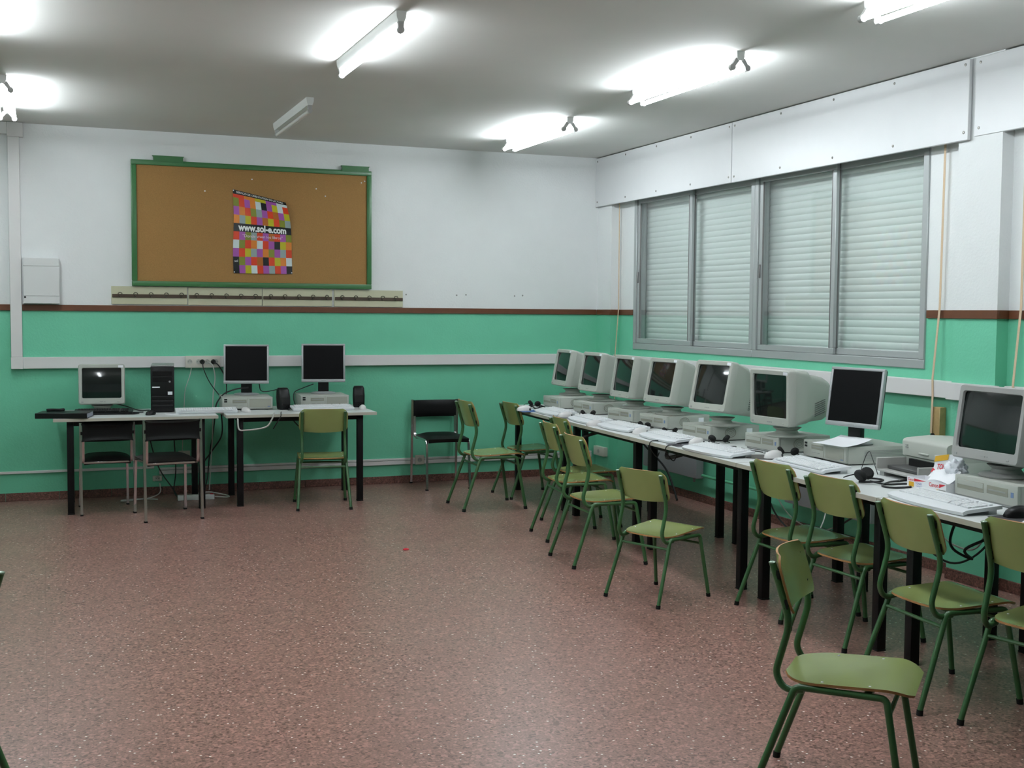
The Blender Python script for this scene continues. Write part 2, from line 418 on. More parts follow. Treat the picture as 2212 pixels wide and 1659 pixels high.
for nm, x0, x1, y0, y1 in (('bay_run', WR-.055, WR-.0005, 5.477, 9.960), ('pillar_run', PX-.045, PX-.0005, 5.10, 5.475), ('corner_run', PX-.045, PX-.0005, 9.962, WB-.053), ('far_run', WR-.055, WR-.0005, 2.4, 5.10)):
    MB().box(x0-WR, x1-WR, y0-7.7, y1-7.7, -.005, .095, .003, 1).build(nm, TRUNK, e)
# low thin ducts
tag(MB().box(XL, .86, WB-.016, WB, .222, .242, .002, 1).build('skirting_duct', TRUNK), 'thin pale conduit low on the back wall behind the black chairs', 'cable duct')
e = thing('skirting_duct', 'two-part pale duct low on the back wall, running towards the window corner', 'cable duct', (2.5, WB, .17))
MB().box(-1.6, 2.40, -.024, -.0005, 0, .034, .002, 1).build('lower_cover', TRUNK, e)
MB().box(-1.6, 2.40, -.024, -.0005, .038, .056, .002, 1).build('upper_cover', TRUNK, e)
# heating pipes and radiators under the window
PIPE = mat('green_painted_pipe', (.11,.43,.24), .4)
tag(MB().tube([(WR-.06, 7.13, .235), (WR-.06, 8.30, .235)], .012, 8).tube([(WR-.06, 7.66, 0), (WR-.06, 7.66, .24)], .022, 8).build('heating_pipe', PIPE), 'thin green-painted heating pipe low on the window wall between the radiators', 'pipe')
RADM = mat('grey_radiator_enamel', (.30,.31,.33), .45)
def radiator(y0, y1, label):
    e = thing('radiator', label, 'radiator', (WR-.10, (y0+y1)/2, .205), 0, 'radiators under the tables'); h = (y1-y0)/2; H = .46
    MB().box(0, .07, -h, h, 0, H, .008).build('panel', RADM, e)
    MB().box(.004, .066, -h+.02, h-.02, H, H+.006, .002, 1).build('top_grille', RADM, e)
    MB().tube([(.03,-h+.08,0), (.03,-h+.08,-.035)], .010, 8).tube([(.03,h-.08,0), (.03,h-.08,-.035)], .010, 8).build('valve', RADM, e)
    MB().box(.07, .0995, -h+.1, -h+.14, .3, .36).box(.07, .0995, h-.14, h-.1, .3, .36).build('bracket', RADM, e)
radiator(8.33, 9.25, 'grey panel radiator under the far end of the window')
radiator(6.15, 7.10, 'grey panel radiator behind the pushed-in chairs under the near window')

# ---- wall things
e = thing('fuse_box', 'white enamel electrical box on the back wall beside the vertical duct', 'fuse box', (.004, WB, 1.588))
MB().box(-.134, .140, -.075, -.0005, 0, .365, .004).build('case', BOXW, e)
MB().box(-.130, .136, -.079, -.075, .30, .362, .002, 1).build('upper_flap', BOXW, e)
MB().box(-.130, .136, -.079, -.075, .062, .297, .002, 1).build('door', BOXW, e)
MB().box(-.130, .136, -.079, -.075, .003, .059, .002, 1).build('lower_flap', BOXW, e)
MB().box(-.126, -.112, -.081, -.079, .045, .058).build('lock', BLKP, e)
# cork board
BX0, BX1, BZ0, BZ1 = .700, 2.722, 1.742, 2.776
e = thing('cork_board', 'large cork notice board with green enamel frame on the back wall', 'notice board', ((BX0+BX1)/2, WB, BZ0))
hw, H = (BX1-BX0)/2, BZ1-BZ0
MB().box(-hw+.03, hw-.03, -.026, -.004, .03, H-.03).build('cork_panel', CORK, e)
MB().box(-hw, hw, -.040, -.001, 0, .042, .005).build('bottom_rail', GFRAME, e)
MB().box(-hw, hw, -.040, -.001, H-.042, H, .005).build('top_rail', GFRAME, e)
MB().box(-hw, -hw+.042, -.0405, -.001, .042, H-.042, .005).build('side_rail', GFRAME, e)
MB().box(hw-.042, hw, -.0405, -.001, .042, H-.042, .005).build('side_rail', GFRAME, e)
for cx in (-.715, .865):
    m = MB(); m.loft([[(x, y, z) for x, z in ((cx-.118,H-.012),(cx+.118,H-.012),(cx+.118,H+.026),(cx+.128,H+.038),(cx-.128,H+.038),(cx-.118,H+.026))] for y in (-.044, -.012)])
    m.build('hanging_bracket', GFRAME, e)
for px_, pz_ in ((.52,.86),(.60,.80),(.92,.93),(.95,.945),(-.03,.915),(-.42,.80)):
    MB().lathe([(.005,0),(.006,.003),(.002,.006)], 8).build('pin', STICK, e, (px_, -.026, pz_)).rotation_euler = (PI/2,0,0)
# poster
PW, PH = .500, .705
def poster_pt(x, z, lift=0):
    u = x/PW; v = z/PH
    cur = u*max(0, v)**2.2
    b = .010*math.sin(u*PI*1.1)*(1-.4*v)
    return Vector((x-.062*u*v**2.4-.004*math.sin(v*7), -.004-b-.045*cur-lift, z-.098*cur))
e = thing('poster', 'glossy poster of coloured squares with a web address, pinned to the cork board', 'poster', (1.522, WB-.0265, 1.862))
rows = ['KPYWRPSRPK','KGPRNKRYOW','PRYSPOGPSR','WGROWRPKYO','RPGSRPNRPG','KKKKKKKKKK','OSYRPNYRGS','PORGSPRNPY','GRPOWKPYWR','RROOYYPPWW','KKKKKKKKKK']
hts = [.068,.072,.072,.072,.070,.070,.072,.072,.072,.030,.035]
keys = list(POST); zs = [0]
for h_ in hts: zs.append(zs[-1]+h_)
zs = [z*PH/zs[-1] for z in zs]
rowmap = []; vlist = []
for r_, (a, b) in enumerate(zip(zs, zs[1:])):
    for k in range(3): vlist.append(a+(b-a)*k/3); rowmap.append(r_)
vlist.append(PH)
def pf(u, v):
    i = v*(len(vlist)-1); return poster_pt(u*PW, vlist[int(round(i))])
MB().sheet(pf, 30, len(vlist)-1, .0006, side=keys.index('W'), back=keys.index('W'), face=lambda i, j: keys.index(rows[rowmap[j]][i//3])).build('printed_sheet', [POST[k] for k in keys], e, ang=80)
def zmid(r_): return (zs[r_]+zs[r_+1])/2
text_part('web_address', 'www.sol-e.com', .084, lambda x, z: poster_pt(PW/2+x, zmid(5)+z, .0012), PWHITE, e, .78, .0034)
text_part('heading', 'SERVICIO DE ORIENTACIÓN DE LECTURA', .025, lambda x, z: poster_pt(PW/2+x, zmid(10)+z, .0012), PWHITE, e, .93, .0002)
text_part('motto', '"Donde viven los libros"', .036, lambda x, z: poster_pt(PW/2+x, zmid(4)+z, .0012), PPINK, e, .98)
text_part('imprint', 'sol', .03, lambda x, z: poster_pt(.026+x, zmid(1)+z*.9, .0012), PWHITE, e, .9)
for (px_, pz_) in ((.006,PH-.008),(.494,.012),(.006,.010)):
    p_ = poster_pt(px_, pz_); MB().lathe([(.004,0),(.005,.003),(.002,.005)], 8).build('pin', STICK, e, (p_.x, p_.y, p_.z)).rotation_euler = (PI/2,0,0)
# coat hook boards
hk = [(.538,1.140,1.590,'leftmost cream coat-hook board under the cork board'),(1.150,1.762,1.588,'second cream coat-hook board from the left under the cork board'),
      (1.768,2.372,1.587,'third cream coat-hook board from the left under the cork board'),(2.392,3.016,1.586,'rightmost cream coat-hook board past the cork board')]
HOOK = MB().tube(spline([(0,-.018,0),(0,-.034,.004),(-.012,-.040,.022),(-.020,-.038,.036),(-.012,-.037,.048),(.004,-.037,.050),(.017,-.037,.040),(.016,-.037,.026)],4), .0042, 6).mesh('hook', mat('dark_hook_wire', (.05,.045,.03), .4, metal=.5))
for x0, x1, z0, lb in hk:
    e = thing('coat_hook_board', lb, 'coat rack', ((x0+x1)/2, WB, z0), 0, 'coat-hook boards in a row'); h = (x1-x0)/2
    MB().box(-h, h, -.014, -.0005, 0, .148, .002, 1).build('board', CREAM, e)
    MB().box(-h+.006, h-.002, -.022, -.014, .056, .084, .002, 1).build('rail', DKBROWN, e)
    for i in range(5):
        o = bpy.data.objects.new('hook', HOOK); COL.objects.link(o); o.parent = e; o.location = (-h+.068+i*.122, -.003, .058); o.scale = (.8,.9,.78)
        o2 = MB().lathe([(.006,0),(.005,.003)], 8).build('screw', CHROME, e, (-h+.062+i*.122, -.022, .068)); o2.rotation_euler = (PI/2,0,0)
# screw plugs left in the white wall
for x_, z_, lb in ((3.05,1.700,'small grey screw plug in the white wall close beside the rightmost hook board'),(3.53,1.700,'left plug of the middle pair of grey screw plugs in the white wall'),(3.62,1.705,'right plug of the middle pair of grey screw plugs in the white wall'),(4.10,1.700,'left plug of the pair of grey screw plugs nearest the window corner'),(4.18,1.705,'right plug of the pair of grey screw plugs nearest the window corner')):
    o = MB().lathe([(.008,0),(.007,.002)], 8).build('wall_plug', mat('grey_plug', (.3,.3,.29), .7)); o.location = (x_, WB-.0005, z_); o.rotation_euler = (PI/2,0,0)
    tag(o, lb, 'wall plug', 'screw plugs in the back wall')
# sockets
def socket(loc, rz, w, h, label, holes=1, name='wall_socket', d=.02):
    e = thing(name, label, 'socket', loc, rz)
    MB().box(-w/2, w/2, -d, -.0005, 0, h, .004).build('plate', mat('off_white_plate', (.62,.60,.53), .45), e)
    for i in range(holes):
        cx = -w/2+w*(i+.5)/holes
        o = MB().lathe([(.021,0),(.021,.0015),(.018,.0015),(.016,.0006)], 16).build('outlet', BEIGE, e, (cx, -d, h/2)); o.rotation_euler = (PI/2,0,0)
        for sx in (-.0095,.0095):
            q = MB().lathe([(.003,0),(.003,.001)], 6).build('hole', BLKP, o, (sx, 0, .0016))
    return e
socket((1.258, DY, 1.064), 0, .285, .100, 'pale four-way socket plate on the duct left of the first flat monitor', 4, d=.012)
socket((1.105, WB, .262), 0, .095, .100, 'single wall socket above the low duct behind the black chairs', 1)
socket((.885, WB, .115), 0, .075, .045, 'small junction plate under the low conduit behind the black chairs', 1)
socket((3.17, WB-.024, .165), 0, .085, .085, 'single socket plate on the low duct behind the black chair by the wall', 1)
socket((PX, 10.09, .195), -PI/2, .22, .085, 'long pale socket block low on the corner pillar', 1, d=.045)
# shutter straps
def strap(pts, label, block=None, third=False):
    e = thing('shutter_strap', label, 'strap', pts[0], 0, 'pull straps of the roller shutters'); o0 = Vector(pts[0])
    m = MB(); rings = []
    for p in pts:
        p = Vector(p)-o0; rings.append([p+Vector((-.0012,-.008,0)), p+Vector((.0012,-.008,0)), p+Vector((.0012,.008,0)), p+Vector((-.0012,.008,0))])
    m.loft(rings); m.build('webbing', STRAP, e)
    if block:
        y, z0, z1 = block
        MB().box(WR-.050-o0.x, WR-.0005-o0.x, y-.036-o0.y, y+.036-o0.y, z0-o0.z, z1-o0.z, .003, 1).build('wooden_block', WOODL, e)
        MB().tube([(WR-.050-o0.x, y-o0.y+.012, z0+.06-o0.z), (WR-.064-o0.x, y-o0.y+.012, z0+.06-o0.z)], .012, 8).build('peg', BLKP, e)
strap([(WR-.03, 5.645, 2.60), (WR-.028, 5.655, 1.60), (WR-.058, 5.665, 1.17), (WR-.058, 5.66, 1.06), (WR-.058, 5.665, .84)], 'beige pull strap with wooden block beside the near window', (5.640, .77, 1.0))
strap([(WR-.03, 9.955-.045, 2.60), (WR-.028, 9.905, 1.60), (WR-.058, 9.905, 1.17), (WR-.058, 9.905, .45)], 'beige pull strap between the far window and the corner pillar')
strap([(WR-.03, 5.02, 2.60), (WR-.028, 5.02, 1.60), (WR-.058, 5.03, 1.17), (WR-.058, 5.02, .9)], 'beige pull strap at the right edge beyond the pillar')

# ---- fluorescent lamps
def lamp(x, y0, twin, label, lit=True, L=1.26, tubes=None):
    e = thing('ceiling_lamp', label, 'lamp', (x, y0+L/2, CE), 0, 'fluorescent lamps on the ceiling'); h = L/2
    m = MB(); poly = [(-.026,0),(.026,0),(.024,-.030),(.016,-.052),(-.016,-.052),(-.024,-.030)]
    m.loft([[(px, y, pz) for px, pz in poly] for y in (-h, h)]); m.build('housing', LAMPW, e)
    xs = (-.048, .048) if twin else (.0,)
    for sx in xs:
        for sy in (-1, 1):
            g = MB(); y = sy*(h-.016)
            g.loft([[(px, y+dy, pz) for px, pz in ((sx*.25-.017,-.040),(sx*.25+.017,-.040),(sx*.8+.013,-.076),(sx+.012,-.090),(sx-.012,-.090),(sx*.8-.013,-.076))] for dy in (-.011, .011)])
            g.tube([(sx, y-.013, -.090), (sx, y+.013, -.090)], .0175, 10)
            g.build('lamp_holder', LAMPG, e)
        MB().tube([(sx, -h+.030, -.090), (sx, h-.030, -.090)], .0135, 10).build('tube', TUBE if lit else DEADT, e)
    return e
lamp(1.658, 5.66, False, 'single-tube lit ceiling lamp in the middle of the ceiling')
lamp(1.745, 8.18, False, 'unlit single-tube ceiling lamp near the cork board', lit=False)
lamp(3.712, 8.18, True, 'lit twin-tube ceiling lamp nearest the far right corner')
lamp(3.655, 5.76, True, 'lit twin-tube ceiling lamp along the window wall, second from the corner')
lamp(3.62, 3.36, True, 'lit twin-tube ceiling lamp cut by the top right edge')
lamp(-.205, 8.19, True, 'lit twin-tube ceiling lamp at the left edge near the back wall')
lamp(-.34, 5.72, True, 'lit twin-tube ceiling lamp just outside the left edge, second from the back wall')
lamp(1.66, 3.2, True, 'added unseen twin-tube ceiling lamp above the frame, lighting the open floor')  # unseen lamp added on the ceiling grid to light the near room
lamp(-.21, 3.2, True, 'added unseen twin-tube ceiling lamp above the frame, left of the open floor')  # second added lamp, out of view, for light on the near left

# ================================================================== TABLES
TH = .735
def table(x, y, rz, L, D, label, group):
    # local x along the length, local y from the front edge to the back; origin at the middle of the front edge
    e = thing('computer_table', label, 'table', (x, y, 0), rz, group)
    MB().box(-L/2, L/2, 0, D, TH-.024, TH, .002, 1).build('tabletop', TOP, e)
    b = MB(); t = .0015
    b.box(-L/2-t, L/2+t, -t, 0, TH-.0235, TH-.0008).box(-L/2-t, L/2+t, D, D+t, TH-.0235, TH-.0008).box(-L/2-t, -L/2, 0, D, TH-.0235, TH-.0008).box(L/2, L/2+t, 0, D, TH-.0235, TH-.0008)
    b.build('edge_band', EDGE, e)
    a = .024; ix, iy, iyr = L/2-.115, .115, D-.085
    f = MB()
    for yy in (iy, iyr): f.box(-ix+a, ix-a, yy-.012, yy+.012, TH-.066, TH-.024)
    for xx in (-ix, ix): f.box(xx-.012, xx+.012, iy+a, iyr-a, TH-.066, TH-.024)
    f.build('apron_frame', BLK, e)
    for xx in (-ix, ix):
        for yy in (iy, iyr):
            lg = MB().box(xx-a, xx+a, yy-a, yy+a, .008, TH-.0245, .004).build('leg', BLK, e)
            MB().box(xx-a-.001, xx+a+.001, yy-a-.001, yy+a+.001, 0, .0085, .003).build('foot_cap', RUB, lg)
    return e
table(.667, 9.325, R(-1.5), 1.19, .80, 'white table on the left under the cork board, holding the black tower', 'tables along the back wall')
table(1.920, 9.290, R(-1.8), 1.19, .80, 'white table under the cork board holding the two flat monitors', 'tables along the back wall')
bnd = [9.65, 8.28, 6.94, 5.53, 4.27, 2.93]
tl = ['white table nearest the far corner, holding the two farthest bulky monitors', 'second white table from the far corner in the window row', 'third white table from the far corner, in the middle of the window row',
      'fourth white table from the far corner, holding the silver flat monitor', 'nearest white table of the window row, holding the printer and the big monitor']
for (a, b), lb in zip(zip(bnd, bnd[1:]), tl):
    ym = (a+b)/2; table(3.44+(ym-3.87)*.053, ym, -PI/2-.053, a-b-.008, .83, lb, 'tables along the window wall')
ROW = -PI/2-.053
def edge_x(y): return 3.44+(y-3.87)*.053

# ================================================================== CHAIRS
def green_chair(name='school_chair'):
    e = thing(name, '', 'chair', (0,0,0), 0, 'green school chairs')
    rt_ = .0118
    def post_y(z): return -.155+(z-.60)/.19*(-.057)
    for s_ in (-1, 1):
        p = fillet([(s_*.171,-.212,.790),(s_*.171,-.150,.598),(s_*.172,-.196,.425),(s_*.176,-.165,.376),(s_*.180,-.100,.384)], .05, 5)
        po = MB().tube(p, rt_, 10).build('back_post', CTUBE, e)
        MB().lathe([(.0122,0),(.0122,.004),(.007,.007)], 10).build('post_cap', mat('chair_post_cap', (.35,.46,.36), .25, metal=.4), po, (s_*.171,-.2125,.788))
        MB().box(s_*.171-.011, s_*.171+.011, post_y(.755)+.004, post_y(.755)+.016, .738, .768).build('rubber_spacer', RUB, po)
        MB().box(s_*.171-.011, s_*.171+.011, post_y(.66)+.004, post_y(.66)+.016, .642, .674).build('rubber_spacer', RUB, po)
        yk0, yk1 = -.128, .158
        MB().tube([(s_*.184, yk0+.04, .392), (s_*.184, yk1-.04, .392)], rt_, 10).build('seat_rail', CTUBE, e)
        for yf, yk, w_ in ((-.264, yk0, .2113), (.222, yk1, .2111)):
            d = 1 if yf < 0 else -1
            pts = fillet([(s_*.184, yk+d*.041, .392), (s_*.184, yk, .392), (s_*w_, yf, .012)], .038, 5)
            lg = MB().tube(pts, rt_, 10).build('leg', CTUBE, e)
            MB().tube([(s_*w_-s_*.0009, yf+d*.003, .022), (s_*w_, yf, 0)], .0135, 10).build('foot_cap', RUB, lg)
    MB().tube([(-.188,-.146,.338), (.188,-.146,.338)], .0080, 8).build('rear_stretcher', CTUBE, e)
    MB().tube([(-.188,.166,.338), (.188,.166,.338)], .0080, 8).build('front_stretcher', CTUBE, e)
    MB().box(-.184,.184,-.094,-.070,.386,.401).box(-.184,.184,.088,.112,.386,.401).build('cross_strap', CTUBE, e)
    def seat(u, v):
        y = -.178+.418*v; x = u*2-1
        hw = .192
        if y < -.055: hw = .060+.132*math.sqrt(max(0, 1-((-.055-y)/.125)**2))
        if y > .160: hw = .120+.072*math.sqrt(max(0, 1-((y-.160)/.082)**2))
        k = 1-x*x
        z = .4165+.045*y-.009*k*math.exp(-((y+.01)/.12)**2)
        if y < -.11: z += .006*((-.11-y)/.07)**2
        if y > .15: z -= .028*((y-.15)/.09)**2
        return (x*hw, y, z)
    st = MB().sheet(seat, 22, 26, .0085, side=1, back=0).build('seat', [CPLY, CRIM], e, ang=45)
    for x_, y_ in ((-.165,-.045),(.165,-.045),(-.168,.105),(.168,.105)):
        MB().lathe([(.0050,0),(.004,.0015)], 8).build('rivet', mat('rivet_zinc', (.75,.76,.74), .3, metal=.5), st, (x_, y_, .4150+.045*y_))
    def back(u, v):
        x = u*2-1; k = 1-x*x; z = .632+.178*v; hw = .193
        if v > .72: hw -= .040*((v-.72)/.28)**2.6
        if v < .20: hw -= .022*((.20-v)/.20)**2.2
        zz = z-.012*k*(1-v)+.004*k*v
        return (-x*hw, post_y(z)+.029-.034*k, zz)
    MB().sheet(back, 22, 12, .0078, side=1, back=0).build('backrest', [CPLY, CRIM], e, ang=45)
    return e
chairs = [
 (2.061,9.253,-.143,.969,'green school chair in front of the two flat monitors, seen from behind'),
 (3.309,8.794,-1.609,1.05,'tall green school chair standing beside the black chair by the back wall'),
 (3.846,9.234,-1.548,.978,'green school chair pushed to the far end of the window row, farthest from the camera'),
 (3.433,7.420,-1.695,.981,'green school chair in front of the second table, between two others, its back turned left'),
 (3.684,7.818,-1.664,.974,'green school chair tucked deepest under the second table, behind two others'),
 (3.243,6.623,-1.629,.982,'green school chair pulled out beside the low small chair, third table'),
 (3.133,5.658,-1.197,.881,'small low green school chair standing free in the middle of the floor, turned aside'),
 (3.678,5.129,-1.582,.974,'green school chair pushed in before the white keyboard at the fourth table'),
 (3.650,4.612,-1.535,.968,'green school chair pushed in before the headset and the printer'),
 (3.416,3.785,-1.638,.98,'green school chair before the nearest long keyboard and the big monitor'),
 (2.403,3.102,-2.377,.968,'nearest green school chair in the foreground, facing right with its seat in view'),
 (3.515,3.309,-1.35,.986,'green school chair cut off by the right edge of the picture'),
 (-.376,3.66,1.2,.98,'green school chair cut off by the left edge of the picture')]
proto = None
for x, y, rz, sc, lb in chairs:
    if proto is None:
        proto = green_chair(); proto['label'] = lb; proto.location = (x,y,0); proto.rotation_euler = (0,0,rz); proto.scale = (sc,)*3
    else:
        c_ = copy_tree(proto, None, lb, (x,y,0), rz, sc)
        if lb.startswith('small low'):
            for ch in c_.children:
                if ch.name.startswith('seat') and not ch.name.startswith('seat_rail'):
                    ch.rotation_euler = (.05,0,0); ch.location = (0,.021,.008)

def black_chair(label, x, y, rz, sc=1):
    e = thing('padded_chair', label, 'chair', (x,y,0), rz, 'black padded chairs with chrome frames', sc)
    q = .0095
    for s_ in (-1, 1):
        X = s_*.205
        pt = MB().tube([(X,-.215,.745),(X,-.225,.42),(X,-.25,.012)], q, square=True).build('rear_leg', CHROME, e)
        MB().box(X-.012,X+.012,-.262,-.238,0,.013,.002,1).build('foot_cap', RUB, pt)
        MB().tube(fillet([(X-s_*.020,-.212,.60),(X-s_*.020,-.205,.425),(X-s_*.020,.19,.425),(X-s_*.014,.225,.012)], .035, 4), q, square=True).build('side_frame', CHROME, e)
        MB().box(X-s_*.014-.012,X-s_*.014+.012,.213,.237,0,.013,.002,1).build('foot_cap', RUB, e)
    MB().box(-.185,.185,.165,.183,.412,.428,.002,1).box(-.185,.185,-.200,-.182,.412,.428,.002,1).build('cross_bar', CHROME, e)
    def top(u, v):
        x = u*2-1; y = -.20+.43*v; k = (1-abs(x)**4)*(1-abs(2*v-1)**4)
        return (x*.190*(1-.06*abs(2*v-1)**4), y, .437+.034*k)
    m = MB().sheet(top, 14, 14, .034).build('seat_pad', VINYL, e, ang=60)
    def bk(u, v):
        x = u*2-1; k = (1-abs(x)**5)*(1-abs(2*v-1)**4)
        return (-x*.192, -.208+.016*k+.030*(abs(x)**2)-.030+.004, .592+.148*v)
    MB().sheet(bk, 16, 8, .030).build('back_pad', VINYL, e, ang=60)
    MB().box(-.205,.205,-.232,-.222,.650,.675).build('back_bar', BLK, e)
    return e
black_chair('black padded chair with chrome legs at the left end, partly under the table', .447, 9.585, R(1.5), .935)
black_chair('black padded chair with chrome legs pulled out before the black tower', .858, 9.165, R(7), 1.0)
black_chair('black padded chair standing with its back to the wall, facing the room', 3.285, 9.935, R(178), 1.02)

# ================================================================== COMPUTERS
def rrect(w, h, r, n=4, cx=0, cz=0):
    out = []
    for sx, sz, a0 in ((1,1,0),(-1,1,90),(-1,-1,180),(1,-1,270)):
        for k in range(n+1):
            a = R(a0+90*k/n); out.append((cx+sx*(w/2-r)+math.cos(a)*r, cz+sz*(h/2-r)+math.sin(a)*r))
    return out
def crt(label, x, y, z, rz, tilt, W=.352, H=.329, name='crt_monitor', zsurf=.83, group='bulky monitors in the window row', sticker=True, grey=False, depth=.36):
    # origin under the middle of the stand; the face looks along local -y
    e = thing(name, label, 'monitor', (x, y, zsurf), rz, group)
    ST = mat('greyer_monitor_plastic', (.33,.33,.32), .45) if grey else BEIGE
    back = .115
    M = Matrix.Translation((0,-back,z-zsurf)) @ Matrix.Rotation(-tilt,4,'X')      # lower front edge of the face
    def ring(w, h, yy, dz, r): return [M @ Vector((a, yy, b)) for a, b in rrect(w, h, r, 4, 0, H/2+dz)]
    b = MB(); bw = .030; bb = .050; sw, sh = W-2*bw, H-bw-bb-.004; cz = (bb-bw)/2-.001
    b.loft([ring(sw+.004,sh+.004,.010,cz,.012), ring(sw+.010,sh+.010,-.002,cz,.014), ring(W-.012,H-.012,-.003,0,.014), ring(W,H,.006,0,.018), ring(W,H,.050,0,.018)], cap=False)
    bz = b.build('bezel', ST, e)
    def scr(u, v):
        X = (u*2-1); Z = v*2-1
        return M @ Vector((X*(sw/2+.002), .004+.010*(X*X*.6+Z*Z*.6), H/2+cz+Z*(sh/2+.002)))
    MB().sheet(scr, 12, 10, .004).build('screen', SCRN, e, ang=60)
    s_ = MB(); d = depth
    s_.loft([ring(W-.004,H-.004,.050,0,.018), ring(W-.016,H-.016,.115,0,.030), ring(W-.026,H-.020,.165,0,.045), ring(W*.85,H*.86,.195,-.008,.05), ring(W*.78,H*.78,d*.85,-.016,.05), ring(W*.68,H*.66,d,-.020,.05)], cap=True)
    s_.build('rear_shell', ST, e)
    for sx in (-1, 1):
        v_ = MB()
        for k in range(7):
            t = k/6; zz = H*(.16+.22*t)
            v_.tube([M @ Vector((sx*(W*.4195+.0008), .215, zz)), M @ Vector((sx*(W*.391+.0010), d*.84, zz+.022))], .0024, 4)
        v_.build('vent_grille', mat('dark_vent_slots', (.08,.085,.08), .6), e)
    t_ = MB(); t_.lathe([(.118,0),(.120,.006),(.112,.012),(.070,.018),(.060,.034),(.085,.052)], 24, (0,.02,0), 1, 1)
    t_.build('swivel_stand', ST, e)
    p = MB()
    p.box(-.016,.010,-.0045,-.002,bb*.42-.003,bb*.42+.003, M=M).box(.016,.026,-.0045,-.002,bb*.42-.003,bb*.42+.003, M=M)
    p.build('logo_mark', GREYP, bz)
    MB().box(W*.33,W*.33+.018,-.006,-.002,bb*.30,bb*.30+.009,.002,1, M=M).build('power_button', ST, bz)
    MB().box(-W*.44,-W*.44+.016,-.0045,-.002,bb*.25,bb*.25+.010, M=M).build('badge', GREYP, bz)
    if sticker:
        MB().box(W*.5-.050,W*.5-.014,-.0045,-.0028,H-.028,H-.010, M=M).build('paper_label', STICK, bz)
    return e
def lcd(label, x, y, zsurf, zb, rz, tilt, W=.375, H=.331, group='silver flat monitors'):
    e = thing('flat_monitor', label, 'monitor', (x, y, zsurf), rz, group)
    M = Matrix.Translation((0,-.05,zb-zsurf)) @ Matrix.Rotation(-tilt,4,'X')
    b = MB(); bw, bb = .016, .026
    b.box(-W/2,W/2,0,.022,0,bb,.004,2,M).box(-W/2,W/2,0,.022,H-bw,H,.004,2,M).box(-W/2,-W/2+bw,0,.022,bb-.003,H-bw+.003,.004,2,M).box(W/2-bw,W/2,0,.022,bb-.003,H-bw+.003,.004,2,M)
    bz = b.build('bezel', SILV, e)
    MB().box(-W/2+bw-.002,W/2-bw+.002,.004,.012,bb-.002,H-bw+.002, M=M).build('screen', LCDS, e)
    MB().box(-W/2+.004,W/2-.004,.012,.034,.006,H-.006,.006,2,M).box(-W*.3,W*.3,.030,.055,.05,H-.06,.010,2,M).build('rear_shell', BLKP, e)
    zc = zb-zsurf
    MB().box(-.045,.045,-.022,.014,.016,zc+.05,.006,2).build('neck', BLKP, e)
    MB().lathe([(.105,0),(.107,.006),(.098,.012),(.055,.018)], 28, (0,-.008,0), 1, .72).build('base', SILV, e)
    MB().box(-.022,.022,-.0015,.001,.010,.0145, M=M).build('logo_mark', GREYP, bz)
    MB().box(W/2-.045,W/2-.030,-.002,.001,.008,.014, M=M).build('power_button', SILV, bz)
    return e
